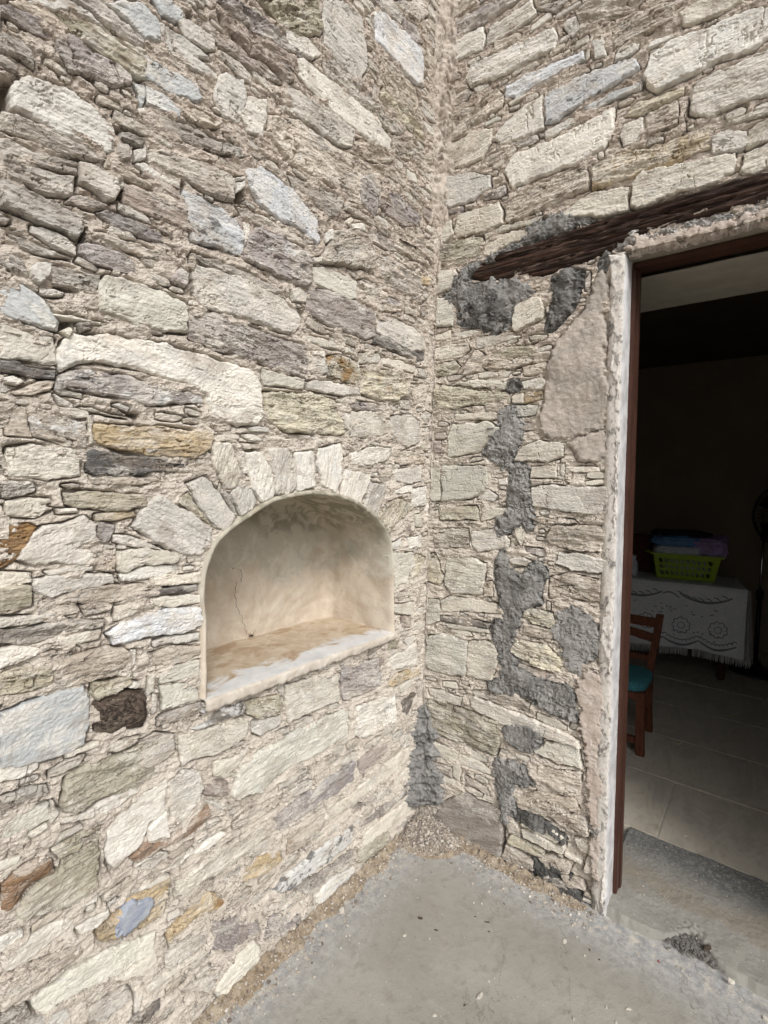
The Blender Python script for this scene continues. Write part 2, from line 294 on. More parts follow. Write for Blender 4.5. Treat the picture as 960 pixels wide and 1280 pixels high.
# ---------------------------------------------------------------- traced outlines
# "@ox,oy,s" opens a crop (picture = o + v/s); every line is  class/options  x,y x,y ...
LEFT_STONES = """
@0,0,4.8
v 330,60 420,75 600,165 640,200 870,300 880,470 840,470 640,330 500,230 430,190 390,110
m/k4 0,20 60,30 230,110 340,190 370,240 330,245 200,190 80,110 0,80
m/w4/k3 370,200 460,230 560,310 700,380 790,450 800,480 760,500 660,510 560,460 420,420 340,280
n 0,190 120,240 210,330 200,400 110,330 0,290
n 0,330 100,390 110,430 60,420 0,380
l/k2 80,470 200,460 400,530 560,640 680,760 690,900 660,930 520,850 330,790 200,710 70,650
n 0,665 80,680 230,750 420,830 600,930 640,960 520,960 420,940 200,830 0,760
t 60,0 150,0 280,70 400,160 420,190 370,180 240,110
l 170,0 420,0 540,70 640,180 560,130 420,60 310,55
m/k3 440,0 600,0 700,100 870,240 860,290 700,210 600,130 540,60
q/w3 630,0 830,0 960,120 960,250 880,230 780,130
q 800,490 870,520 880,580 850,640 830,560
q 890,520 1000,570 1080,640 1075,700 960,660 890,620
p 830,650 885,645 870,700 830,710
n 720,800 780,790 870,850 850,880 770,850 720,830
n 710,850 770,870 780,950 730,960 705,910
l 810,900 880,880 880,940 820,960
n/k2 -80,40 0,80 0,190 -80,150
@180,0,4.8
b 420,20 540,90 720,230 900,350 900,490 860,490 740,370 640,320 480,160
l 210,120 240,100 320,150 420,230 430,300 380,300 250,220
q/w2 60,0 170,0 240,70 230,110 190,130 110,80
b 320,100 420,170 560,290 690,380 830,480 840,500 760,480 600,380 460,270 350,170
l/k2 110,130 250,230 390,330 400,360 290,330 430,430 440,470 300,420 180,340 100,250
l/k3 440,470 500,440 600,490 610,560 600,680 560,740 480,690 430,600
p 620,570 740,600 740,700 700,830 620,780 590,700
t 200,640 300,650 450,730 460,760 370,760 260,710
n 100,690 200,720 420,830 600,890 740,960 560,940 300,860 110,770
q/k3/r2 0,330 130,400 330,520 345,580 310,610 130,560 0,460
m/k3/w3 430,0 560,0 700,110 850,230 960,310 960,340 880,300 720,240 580,130
v 690,0 1030,0 1080,180 1060,210 960,210 900,190 800,110
@280,0,3
t/l6/w3/k2 170,430 280,450 440,560 600,640 600,710 560,780 480,750 360,670 240,600 160,500
@360,0,4.8
w/h14 520,70 560,70 680,180 790,300 805,400 810,520 760,500 640,370 530,240
p/w3 50,345 110,360 250,470 420,610 540,720 560,780 620,830 610,910 540,880 420,790 300,690 130,520 45,430
l/k2 0,500 90,560 240,650 390,770 385,890 330,880 190,790 60,690 0,620
n 210,370 300,370 430,500 450,560 640,740 560,720 440,620 240,470
l/w3 220,0 330,0 440,110 470,260 480,400 430,500 300,360 220,250 210,130
p/w4/k3 0,170 130,230 200,330 150,350 60,310 0,270
t 560,310 640,390 770,530 790,600 760,680 700,640 590,500 560,420
y 570,520 640,580 740,690 830,830 800,850 640,690 560,590
n 470,560 560,640 700,800 620,800 540,710 460,640
t 640,800 760,860 880,950 860,990 700,960 630,900
m 690,100 780,160 800,260 750,250 700,180
n 500,0 620,0 700,90 680,150 580,70
t 400,830 470,850 560,910 640,970 600,980 480,960 400,900
n 640,0 800,0 850,90 780,140 700,60
@0,180,4.8
n/k2 0,40 170,120 330,170 450,190 440,300 400,320 290,300 150,240 0,190
n 0,-40 200,40 330,75 465,100 460,180 330,160 180,110 0,30
l/h16 470,110 540,110 640,170 730,220 735,260 690,340 640,340 580,290 480,230
n/h18 0,210 150,270 330,350 490,430 490,520 460,570 370,520 200,460 60,400 0,370
b/k2 440,300 520,310 650,370 640,390 560,400 400,350
b/k2 740,230 860,270 960,310 1100,380 1200,430 1200,560 1050,490 900,420 750,350
m/k4 590,420 640,400 720,420 860,490 960,540 980,590 830,550 680,490
t/l5 520,520 640,540 820,600 960,650 1100,720 900,690 700,600 560,570
m/h3 480,600 560,590 700,640 800,700 830,780 700,750 560,710 480,660
l 190,490 260,500 380,550 460,620 450,660 350,630 240,560 190,530
n 60,540 180,580 300,640 420,680 300,670 130,620
p/h20 180,750 230,710 300,710 300,780 240,840 190,820
n 300,730 420,740 600,790 580,900 440,880 310,840
n 0,640 100,660 170,760 160,800 60,760 0,720
b -60,400 0,420 60,450 40,475 -60,460
t 640,90 760,150 900,230 920,270 840,250 720,180 630,130
l/k2 820,120 870,110 960,170 1080,220 1080,260 900,190
@0,280,3
g/h14 370,200 420,190 600,250 690,290 705,340 700,410 640,405 480,370 370,320
q/w2/k2 0,200 60,220 130,250 190,320 220,370 210,400 100,370 0,340
@180,180,4.8
n/h12 30,40 110,30 250,90 400,120 520,190 535,240 530,345 430,320 300,250 150,180 30,100
b/w2 0,110 100,150 220,230 220,330 130,280 0,190
w/k5.2/h14 240,280 330,320 460,390 550,470 600,540 600,600 575,680 450,620 280,580 260,460
w/k3/h8 620,150 700,130 800,200 890,270 960,360 1040,440 1060,580 1040,600 960,520 830,460 700,370 640,260
m/k4/w5/r2/h12 640,530 700,500 800,540 900,600 960,640 1000,700 1000,840 960,860 880,830 720,750 590,690
m/h16 160,800 220,740 270,780 250,860 170,820
n 560,380 700,420 860,520 960,580 960,620 860,580 720,500 600,440
n 290,660 420,690 600,760 800,860 840,900 740,880 560,800 400,730
p 600,470 640,480 630,560 605,610
p/h14 540,235 600,225 600,260 550,300
p/h14 540,205 600,195 600,215 545,220
b 550,440 590,430 590,520 560,510
t 280,655 310,660 300,760 270,730
@0,0,1
l/w3/k2/h12 243,328 300,345 355,375 373,395 374,408 365,418 345,413 300,397 260,385 243,370
m/r3/l3/h8 238,388 262,390 300,402 340,420 380,432 385,455 378,472 350,462 300,447 270,437 238,423
p/l4/h12 72,447 76,428 95,417 146,420 210,430 265,447 312,462 326,478 327,500 328,522 320,531 297,533 262,520 255,490 220,478 180,463 120,452 92,456 75,464
m/w5/k4/h7 72,472 90,461 120,464 150,468 190,482 250,492 254,502 187,507 140,496 90,489 72,483
o/w3/h12 117,530 150,533 200,533 262,540 265,550 258,563 240,573 215,572 150,562 119,556
k/h6 109,566 118,563 150,567 200,571 236,574 236,590 200,592 150,596 117,595 108,588
g/h9 328,462 380,474 380,486 330,481
y/h10 330,490 390,492 420,500 422,514 430,528 432,542 400,543 355,540 332,525
p/l4 135,1035 165,1000 208,975 210,1012 186,1032 178,1052 165,1068 140,1090 132,1075
p 211,975 230,963 252,965 255,985 248,1003 232,1025 217,1036 213,1010
r/h5 165,1072 180,1055 213,1050 220,1038 242,1025 262,1008 263,1022 235,1045 205,1060 175,1077
p/h12 185,1036 209,1014 211,1046 186,1052
o/h10 121,1163 145,1147 160,1125 190,1108 212,1097 203,1145 180,1158 150,1172 122,1178
r/h10/l0/z1 0,1145 4,1107 25,1086 48,1074 65,1076 68,1092 42,1103 27,1120 19,1138 6,1147
v/h10 30,1124 48,1105 71,1094 80,1075 96,1068 121,1049 125,1080 123,1111 94,1130 71,1136 25,1153 21,1140
v 65,1063 100,1044 125,1033 128,1046 105,1052 98,1064 76,1073
@360,180,4.8
t/h22 270,520 380,510 480,540 500,620 520,660 510,780 440,750 360,740 200,715 220,640
t 340,350 420,390 560,480 650,560 640,570 540,520 400,430 345,390
n 0,180 120,240 300,310 340,360 300,440 230,430 150,330 40,260
b/h1 550,310 640,370 720,430 730,490 690,490 600,430 550,370
m/w4/k3 590,280 660,300 760,400 800,450 790,500 700,440 620,360
m/w3 440,200 500,190 550,260 540,400 520,430 450,360 430,270
t 660,540 760,600 840,700 850,740 740,690 650,620
b/l4 490,510 560,530 640,600 640,650 560,620 500,590
t 700,500 790,500 830,600 780,590 710,540
n/l4 550,660 680,720 780,780 850,830 850,910 800,960 680,890 580,830 530,730
g 150,740 250,740 410,820 410,930 380,940 250,870 160,840
l/h14 10,880 60,860 105,900 100,950 30,940
n/l5 420,820 470,810 600,890 590,960 480,960 430,900
p/h14 360,480 450,480 460,525 390,510
p/h14 220,540 260,510 270,560 225,595
p/h16 140,690 200,675 195,710 150,715
c 340,470 380,440 400,450 360,485
b 800,370 860,400 850,470 820,440
o/h12 800,790 845,800 840,850 800,840
@0,360,4.8
c/w3/k2 0,200 100,240 200,290 330,310 335,450 260,460 130,430 0,430
d/h4 0,435 100,440 170,470 330,495 330,545 180,535 100,510 0,490
t 160,590 240,560 330,560 300,610 200,640 50,630
p/h16 10,540 80,530 150,560 100,580 30,570
l 0,560 60,610 30,640 0,630
t 30,700 160,720 170,770 170,830 195,890 40,880 20,780
t/w6 180,770 330,760 520,800 522,960 400,960 300,920 200,880
c 533,765 552,765 556,940 536,940
p 330,640 440,700 440,720 360,700
c 480,720 560,720 640,760 770,780 700,770
l 680,700 720,690 780,720 760,740
n/h14 470,215 520,205 545,240 490,265
c 310,155 420,165 560,195 640,215 560,215 400,180
c/h14 370,260 420,235 440,260 410,295
@0,540,4.8
g/k1 40,90 200,70 340,90 450,110 490,160 480,260 400,270 300,280 180,275 60,260
n 0,290 190,300 215,330 200,360 60,390 20,390
c/l5 30,420 130,400 300,400 310,420 240,440 320,460 200,510 40,500
v/h9 390,360 520,350 700,370 860,380 890,420 880,450 700,470 560,460 400,440
p 340,465 460,460 470,480 350,490
o 570,500 700,480 800,480 820,500 700,530 580,530
r/r9/l3 0,560 180,560 230,580 150,680 100,760 20,820 0,820
l/w3/h14 240,570 400,545 500,510 570,545 575,650 430,690 560,700 560,770 460,800 320,780 200,800 100,770 150,690
m/l3 580,540 690,560 690,590 650,660 600,660 570,600
t/l3 575,720 700,740 690,840 580,830
l 680,620 760,620 900,670 960,700 830,690 690,660
c/w4/h12 710,720 860,700 1000,710 1080,750 1060,790 860,800 740,840 705,830
p/k1 720,860 860,820 960,800 1060,800 1080,830 960,870 890,880 740,895
p 270,840 420,810 560,800 560,830 440,840 300,860
l/w3 200,890 300,870 500,850 680,860 680,910 600,930 400,960 300,990 200,950
c 0,840 190,850 190,900 60,950 0,940
t 540,270 700,265 940,280 960,300 760,320 560,310
n 380,320 440,310 500,325 420,340
@0,560,3
l/k2/h14 545,210 600,180 660,210 740,260 790,300 790,350 760,400 690,400 560,350 500,290
@0,720,4.8
v/h9 0,70 100,50 185,60 190,180 100,210 0,230
p 0,250 200,240 330,210 340,240 200,290 0,310
d/w3/k3/h5 0,320 130,330 300,280 420,260 620,270 620,310 500,310 360,360 220,400 80,410 0,410
c 350,370 500,340 610,320 600,380 450,410 340,420
p 0,440 100,420 300,440 200,480 60,540 0,555
t 390,160 480,80 640,60 860,50 880,90 820,130 640,160 480,170
t/l4 490,180 600,150 680,170 640,210 520,240
y 0,590 140,550 310,530 320,600 310,660 180,690 0,720
t/h10 335,520 480,470 640,430 740,430 785,480 780,590 560,620 450,650 340,650
v/r3/h10 550,640 650,630 790,600 790,640 720,690 590,740 545,700
x/h16/z3 560,770 640,730 760,690 860,690 885,740 885,840 860,900 740,920 660,960 580,930 550,850
q/w4/h14 0,830 140,770 330,710 500,660 525,730 530,860 520,920 500,1010 370,1080 200,1120 0,1150
c 690,190 830,140 870,170 760,250 690,270
n 240,200 320,185 230,235
@120,700,4.8
w/h13 60,440 200,360 350,310 530,280 640,290 635,400 520,440 330,460 200,490 110,500
d/w2 320,190 460,165 610,150 615,185 500,195 340,220
c 330,240 440,220 630,210 630,250 460,290 340,270
c 330,110 420,80 520,90 630,70 630,140 520,150 340,160
l 340,490 460,460 620,440 620,480 460,500 350,520
t 320,560 480,520 620,520 630,560 560,590 440,630 320,620
g/k3 380,690 440,640 560,610 620,600 620,690 520,720 390,740
g 390,760 520,740 600,720 620,830 560,850 400,900
c/l6 320,690 355,680 350,780 310,810
l 210,540 240,540 240,620 215,650
p/h16 195,765 235,735 265,740 245,770
@0,900,4.8
p 0,270 240,250 230,290 120,350 0,370
n 0,470 130,420 280,400 290,440 160,510 40,560 0,590
g 20,600 160,530 300,500 300,590 160,680 70,690 0,720
v/k3/h8 370,480 400,350 520,270 640,230 780,190 940,110 960,200 950,330 840,400 640,460 480,540 380,550
l/l3 370,600 480,570 640,480 780,405 830,430 700,520 540,590 380,630
p 320,490 355,560 310,630 300,610
c 370,190 600,130 600,150 400,230
c 160,690 280,630 290,650 190,710
@0,1080,4.8
t 0,700 200,590 330,540 470,490 500,540 420,610 200,750 0,890
p 0,560 200,430 420,310 450,320 400,400 220,540 60,640 0,650
p 460,390 650,280 660,310 590,380 480,430
g/h3 200,810 420,660 640,520 820,460 930,410 930,560 860,570 640,700 440,790 300,890 200,890
c/h12 680,690 780,640 860,570 935,530 940,580 860,660 740,700
d 780,950 960,820 960,880 900,960
l 430,960 560,850 760,730 800,800 700,880 640,940
n 0,930 150,840 190,900 60,1000 0,1000
l 100,1000 200,930 400,870 430,900 330,1000
p 410,290 500,240 590,190 580,220 450,290
@180,860,4.8
c/h9 210,270 330,250 480,210 620,180 620,270 540,340 420,400 300,430 230,470
k/w6/h12 350,215 430,140 520,100 600,80 605,135 480,180 330,250 270,240
v 620,80 810,40 830,150 740,180 660,170 620,160
l 650,200 740,190 820,170 820,220 700,290 650,270
b/k3/h14 370,640 400,560 500,550 505,640 440,650
p 370,675 440,690 510,690 510,730 440,720
c 420,530 420,450 540,420 630,350 600,400 560,470 490,540
t/l3 530,800 640,720 830,650 820,700 640,820 540,850
n -20,330 60,270 180,280 190,380 60,470 -20,500
@180,1040,4.8
c/h9 200,310 340,190 480,90 640,0 740,-60 760,0 640,110 480,230 330,310 190,390
@260,820,3
g/q1/h12 85,520 110,430 200,350 300,300 440,230 535,190 530,300 430,360 300,420 190,510 110,540
c 295,110 490,50 495,170 440,190 300,250 290,180
m/w4/k3 500,40 640,10 660,100 620,130 510,170 500,100
o 680,110 700,70 790,40 790,70 690,120
p 555,190 700,140 715,240 600,310 555,300
d/h2 730,150 780,140 750,220 730,210
c 440,590 560,500 660,410 760,340 750,400 640,480 550,560 450,620
t/r4 310,650 440,570 445,640 330,730 300,740
d/h8 580,640 660,560 745,490 745,520 660,590 600,630
c 590,660 750,540 770,570 690,640 680,650 570,730
p/w8/k5.6/h10 240,880 300,820 390,740 540,640 545,700 440,780 300,880
v 560,720 670,650 690,720 630,770 560,780
n 330,870 440,800 550,720 550,760 460,830 380,900
p/w6 400,900 470,830 555,790 560,830 480,900 420,960
o/r4 120,820 190,760 270,730 280,770 210,820 130,850
m/k2/h10 255,600 400,500 555,390 555,470 430,550 290,640 255,650
b/k3/h12 560,390 670,310 680,350 640,390 570,440
@180,1040,4.8
o/r6/l3 135,600 240,500 380,370 450,380 480,430 390,490 270,560 150,670
p 150,540 150,500 210,470 220,490
l 140,740 300,620 380,620 380,650 200,800 140,820
g/h14 430,960 500,830 560,760 660,650 690,700 690,760 600,880 540,950 460,1010
l 740,740 860,640 940,610 930,650 800,780 760,800
m/l4 420,560 540,520 680,540 690,600 640,640 500,720 420,700
m/l3 740,560 780,500 940,500 940,540 840,580 800,640 720,640
c/h14 0,930 130,840 380,690 385,710 200,830 20,960
n 220,960 440,830 490,790 430,900 400,960
c -20,330 150,255 165,275 60,320 -20,350
p 50,270 220,190 290,100 300,120 200,210
p 300,130 380,60 470,0 500,10 340,130
@180,500,4.8
c/a70/h9 390,290 430,250 520,260 560,350 595,480 540,530 490,530 440,440
p/a70/h10 520,560 590,500 640,540 670,610 650,650 580,690 560,640
l/w3/a-50/h12 265,500 370,460 450,560 500,620 550,710 470,790 430,770 350,670
n 460,555 505,560 565,690 555,705
p/w3/a75/h10 610,310 700,310 760,420 780,510 770,590 710,615 640,530 620,430
l/w4/a80/h11 740,290 860,290 905,380 910,530 880,560 790,580 780,460 750,370
v/a-45 195,600 260,560 345,680 425,785 380,740 280,660
p/h12 555,320 590,310 620,440 590,440
c 420,215 570,210 570,240 430,245
p 590,210 660,205 720,240 640,250
t 580,260 720,270 720,290 600,295
c 730,210 870,235 870,245 730,228
p/h14 630,170 680,155 750,175 740,195 640,190
@360,540,4.8
p/w4/a85/h10 40,130 150,110 160,200 160,330 60,355 50,290
p/w5/a80/h9 180,100 320,70 330,150 310,300 290,375 210,330 170,200
p/w4/a60/h10 345,220 490,260 480,320 430,430 380,410 315,370
l/w4/a55/h9 500,300 590,320 580,380 530,510 450,460 470,400
y/a50/h14 590,430 680,395 730,450 640,560 610,620 550,520
p/w4 380,130 500,90 620,100 600,160 500,200 380,190
t 640,130 700,110 820,140 820,190 680,200 640,180
t 540,230 630,222 615,270 560,270
l/w3 640,225 800,210 800,290 740,310 630,290
p 630,340 740,320 740,360 640,370
p 750,340 830,330 830,440 740,450
b 680,570 740,560 740,595 690,600
g/h10 610,730 750,720 760,800 700,900 640,930 620,850
p 620,670 680,640 690,700 620,710
p 720,640 800,620 800,690 730,700
c 760,500 800,490 810,570 770,570
y 770,730 830,760 780,860 740,880
@360,740,4.8
c 620,80 760,60 740,140 640,130
b/l4 680,150 740,150 740,210 690,210
v 610,300 670,280 650,330 600,350
p/k2 600,400 700,350 770,300 780,440 700,450 610,470
l 690,290 760,260 720,330
b/h2 540,400 570,390 590,460 560,460
@360,360,4.8
m/w2/h10 110,20 200,0 300,40 430,90 520,150 510,200 520,290 470,310 380,270 240,220 180,180 110,110
t/l5 440,30 560,70 690,130 620,150 520,130 440,80
m 600,50 690,90 680,120 600,90
l/w4 530,170 640,180 760,240 820,300 820,370 740,380 660,330 540,260
d/w2 510,280 600,290 680,350 820,390 820,430 780,440 640,380 510,330
c/h10 80,280 200,300 380,370 390,395 240,360 80,320
p/h16 140,380 210,380 210,415 150,405
l/h8 140,420 215,425 240,490 220,520 140,510
v/r7/h10 240,410 330,400 420,450 430,520 430,580 330,560 240,530 230,470
l/w2/h9 105,560 250,560 420,600 430,640 340,650 200,625 110,600
y/r5/h15 430,480 560,490 640,510 720,560 715,640 630,680 540,670 425,630 440,560
c/l4 380,740 500,740 620,800 600,870 500,900 380,890
m/l4 370,680 500,690 600,720 540,740 380,720
l/w4 620,770 740,760 790,800 790,930 720,960 620,900
t/l6 740,580 840,580 830,680 760,700
p/h14 345,750 370,760 360,850 345,840
d 780,480 830,490 830,540 790,530
c 570,420 680,440 770,470 760,510 640,480 570,460
c 430,390 540,390 560,420 540,450 430,450
"""
# the pale blue paint left on the tan stone
BLUE_PAINT = [(144,1149),(158,1128),(177,1120),(191,1122),(188,1134),(173,1151),(150,1169),(144,1165)]
LEFT_HOLES = [("@0,0,4.8","0,470 75,480 65,560 60,640 0,660"),("@180,0,4.8","250,70 290,60 300,100 265,112"),
 ("@0,0,4.8","680,755 745,785 700,805"),("@0,180,4.8","735,230 750,240 735,330 715,320"),("@0,180,4.8","460,150 470,220 440,290 435,250"),
 ("@0,180,4.8","488,520 520,500 525,560 490,600"),("@360,0,4.8","465,260 510,300 500,310 465,290"),("@360,0,4.8","545,740 610,785 580,790"),
 ("@180,180,4.8","225,215 245,240 235,300 222,270"),("@180,180,4.8","545,190 605,190 605,340 555,345 545,260"),("@180,180,4.8","255,770 300,770 290,830 255,850"),
 ("@360,180,4.8","380,150 380,150 380,150"),("@360,180,4.8","140,715 160,740 150,760 130,750"),("@360,360,4.8","65,130 90,150 85,200 70,220"),
 ("@0,360,4.8","330,170 445,190 440,240 370,240"),("@0,360,4.8","770,750 840,760 830,785"),("@180,860,4.8","375,640 345,665 340,640 365,600")]
RIGHT_STONES = """
@520,0,4
p 140,260 200,200 330,130 345,170 330,240 200,300 160,300
p 345,220 370,130 520,40 580,-10 600,70 560,110 450,170 350,220
p/w5/k1/h12 250,400 270,330 480,230 600,180 690,130 705,180 690,240 560,310 420,380 270,430
w/w4 440,470 450,430 560,370 700,310 830,250 840,300 760,340 600,420 500,490
w/k5/w3/h12 645,490 680,450 860,370 1000,320 1100,300 1120,340 1000,420 840,510 700,600 645,620
p 380,690 480,580 560,520 630,470 635,640 560,680 430,720
c/l5 110,880 130,740 300,650 380,640 370,720 330,790 200,840
t/l6 160,680 180,560 300,520 380,440 440,470 430,530 330,600 190,690
p/w4/k1/h13 440,860 480,780 700,690 860,610 990,540 990,640 940,740 800,820 600,890 480,940
l 735,130 760,90 800,80 820,140 780,180
p/k2 880,200 940,190 950,270 890,290
m 120,150 300,50 480,-40 520,-10 380,90 250,160 140,220
t 800,60 880,-20 1130,-10 1100,40 900,120 820,160
n 600,40 640,20 760,-10 700,60
@720,0,4
t 170,190 220,110 400,20 500,10 490,90 360,160 190,240
c 510,60 620,0 860,-10 700,80 540,130
p/w5/h14 335,390 370,280 480,200 640,150 860,40 960,30 1100,0 1100,160 960,190 880,250 760,290 640,340 500,420 400,460 350,430
p/w3/h14 560,570 580,440 640,390 960,250 1100,200 1100,430 960,480 800,520 660,590
y 240,580 300,510 540,440 540,470 340,570
t 345,580 500,500 510,560 500,620 360,680
p/w3 220,680 240,620 330,580 340,640 340,690 240,730
o/l3/h12 80,830 200,770 430,720 640,640 665,640 675,740 560,780 400,860 240,900 80,950
g/h14 680,650 830,580 960,540 1080,500 1080,520 960,570 700,640
l/k2/h11 680,690 760,650 850,655 870,720 830,750 680,780
c/h12 865,645 960,595 1080,540 1080,650 960,700 850,750
q 40,540 200,450 330,410 330,440 180,500 60,560
@0,0,1
c/h16 791,229 802,216 870,202 918,190 918,214 900,227 860,237 828,248 795,263 788,260
c/h14 926,215 929,196 942,189 1000,165 1000,195 960,208 940,220
c/h9 693,272 740,240 786,233 783,264 755,270 720,273
@520,220,3.692
l/h10 90,130 110,20 250,-20 340,0 345,50 260,110 150,150
t/h12 410,200 420,130 520,50 640,10 790,-60 795,60 640,130 520,180 430,220
c/r1 170,250 190,180 380,120 400,160 400,220 290,260 190,280
c 60,320 80,240 160,200 170,270 140,300
c 315,270 400,230 580,185 570,210 450,240 320,290
c 310,360 320,300 420,260 530,240 520,280 440,310 340,370
y/r1 55,345 180,300 305,275 305,360 200,400 100,420 70,400
g 65,450 180,430 190,450 160,520 75,550
g/h8 65,570 170,570 180,640 170,690 70,700
c/w2/h24 455,600 580,550 595,640 580,660 460,720 445,700
p 270,740 430,730 480,740 420,760 330,790 280,790
v/k2 340,830 400,790 540,780 545,830 400,840
t 310,880 335,835 540,835 530,860 440,895 320,890
y 50,920 60,880 180,850 200,880 180,910 60,930
c 70,800 240,760 250,800 200,840 60,850
c 80,740 160,710 160,750 90,760
p 165,730 260,710 300,720 200,750
t/l6 220,880 270,800 330,830 290,900 220,920
c 290,910 440,900 420,930 290,930
t/l6 490,880 600,860 610,910 500,920
@500,460,3.4286
y/h12 130,170 140,100 160,70 310,95 460,100 470,150 300,160 170,185
c/l4 220,70 330,50 460,40 460,95 320,80
o 530,110 610,100 615,130 530,150
c 480,120 525,110 528,150 480,150
p 520,60 600,40 630,60 600,90 530,90
g 500,160 590,160 580,200 500,210
g/h13 205,300 220,240 380,230 430,260 390,310 340,360 205,385
c/h12 485,400 520,340 600,310 700,320 695,380 640,400
g/k1/h12 180,420 370,420 380,500 360,530 300,560 180,570
g 115,430 170,410 170,570 125,570
c 560,425 670,420 670,470 560,470
p/h14 565,590 560,510 640,500 760,510 890,510 905,560 860,630 740,620 620,600
t/r4/h14 625,720 650,680 760,675 880,680 885,730 860,790 720,780 640,750
p/h14 670,840 680,790 800,800 890,830 900,860 850,880 740,870
v 165,600 330,590 338,620 330,650 170,650
c 350,600 460,600 440,630 350,660
t 145,720 160,690 290,690 295,770 150,770
p 305,760 310,700 420,690 470,740 460,770 330,790
g/k1/h12 190,930 200,810 300,810 370,840 355,970 220,965
y 100,910 110,800 150,790 185,900 170,930
c/h18 490,720 520,670 545,700 520,760
p/h18 470,820 530,810 560,830 540,850 480,840
t 480,860 530,855 530,880 490,870
t/k2 640,940 640,900 720,880 850,910 860,960 870,1010 800,1000 720,985 640,985
p 420,480 460,470 460,500 425,500
l 330,560 380,520 420,550 400,570
b/k2 140,310 170,310 190,380 150,390
c 230,200 340,190 410,190 420,220 240,220
b 530,235 580,235 580,265 530,270
t/l6 560,650 600,640 740,650 760,665 620,670
@490,720,3.2
t 365,30 400,20 405,80 370,80
g 120,190 125,90 185,95 190,180 170,190
c 195,100 230,80 420,110 430,150 300,140 200,140
d/h3 195,160 260,165 390,190 385,210 290,195 200,180
c 210,190 380,215 390,230 230,210
g/w1/h14 135,370 140,240 200,230 300,260 295,400 230,400
c 305,260 390,260 420,300 420,370 390,420 300,400
y/h16 525,160 540,125 640,150 650,190 640,210 560,190
t/h14 510,210 530,190 650,220 660,250 600,250 515,230
y/h18 480,280 500,255 620,280 690,350 690,390 600,370 480,310
b/h8 500,350 600,380 685,410 690,430 600,410 510,370
v/w1/h12 135,620 140,500 170,485 300,540 430,590 430,680 420,720 300,680 200,640
l 145,450 200,460 280,490 270,520 150,480
p/h16 310,490 330,480 400,510 550,570 700,630 750,660 750,690 600,640 440,590 320,530
n 320,460 380,460 520,490 550,510 540,540 420,510 330,480
g/h14 565,700 620,665 740,670 765,770 660,750 600,720
t/h11 580,760 760,790 750,880 660,860 580,800
t/l5 500,900 580,880 720,910 760,940 600,960 500,930
c 140,650 260,700 390,770 400,800 300,760 160,710
b 150,740 240,770 240,810 170,770
c 245,740 275,760 270,820 245,800
b/l2 290,800 380,850 390,880 300,830
c 100,560 130,640 120,660 100,600
@520,940,3.692
z/l0/k1/h12 60,310 130,230 230,180 300,230 390,270 400,400 390,490 330,490 230,430 90,340
t/h9 405,300 430,280 480,370 480,395 430,370
v/h16 425,400 440,385 590,455 585,490 500,450 425,415
n/h16 390,490 415,425 540,500 545,545 500,550
c/k3/h14 485,360 560,380 640,430 685,430 680,475 620,455 500,390
c/k4 480,330 560,330 640,370 680,400 650,420 560,380
t/l5 600,290 700,290 780,300 795,390 700,370 640,320
t/l5 450,200 560,180 740,220 750,260 620,240 470,240
t/k4 560,490 620,480 720,520 700,560 600,540
t/k4 730,400 840,420 820,480 760,460
n/k5 580,560 680,600 720,640 640,630 560,590
t/k4 660,560 760,600 780,640 700,620
t/k3 520,610 620,610 640,650 560,640
t/k3 640,670 740,690 820,730 780,760 700,720
t/k4 790,480 840,470 820,560 770,560
"""
CEMENT = [ # (crop, outline, shade, height mm)
 ("@520,220,3.692","110,560 160,530 170,470 240,410 330,370 470,290 540,210 650,170 790,180 835,200 700,252 560,292 420,355 270,440 230,480 250,505 330,478 460,478 540,490 550,550 460,580 450,650 440,710 340,740 300,700 200,695 180,610",.20,14),
 ("@520,220,3.692","590,700 620,600 620,480 690,410 780,440 770,490 740,600 650,700 610,720",.13,16),
 ("@520,220,3.692","195,610 260,590 330,560 430,575 455,650 440,712 340,742 300,702 200,697",.085,19),
 ("@500,460,3.4286","455,70 480,48 512,55 515,95 470,105",.15,20),
 ("@500,460,3.4286","475,160 512,160 500,200 530,240 520,310 490,360 480,400 545,410 555,520 565,600 580,650 560,710 500,680 480,710 420,720 405,660 460,620 460,440 390,400 340,360 390,310 370,290 430,240 415,180",.24,17),
 ("@0,0,1","621,688 632,688 640,711 656,717 662,703 679,703 685,717 676,735 679,757 658,760 652,773 649,789 640,800 643,820 652,835 677,845 690,851 719,860 721,882 724,904 690,895 665,873 640,870 615,867 608,854 625,845 625,814 613,795 615,776 628,773 622,740 617,722",.21,17),
 ("@490,720,3.2","650,160 720,110 820,150 840,260 830,320 760,360 740,420 690,370 690,320 640,250",.27,12),
 ("@490,720,3.2","425,590 560,572 612,660 560,700 510,700 450,650",.21,18),
 ("@490,720,3.2","400,730 460,730 540,770 580,840 500,840 480,880 490,920 480,990 440,1000 420,880",.21,17),
 ("@520,940,3.692","800,330 870,320 875,400 840,400 800,370",.24,10),
 ("@520,940,3.692","545,490 640,530 725,600 770,690 700,690 600,620 540,560",.075,12),  # dark crumbling of the damp wall foot, built as cement
 ("@520,940,3.692","640,640 740,690 825,735 770,765 680,705",.065,12), ("@520,940,3.692","420,255 520,275 600,330 700,400 660,420 540,350 440,300",.11,10),
 ("@520,940,3.692","480,560 560,590 620,650 560,640 500,600",.08,10),
 ("@740,200,4.364","120,490 190,400 240,385 300,408 460,368 600,322 800,280 960,220 1300,120 1300,160 960,264 800,306 720,342 600,350 500,392 260,432 200,440 150,500",.34,14),
 ("@740,200,4.364","30,560 60,500 110,510 95,600 50,610",.16,16),
]
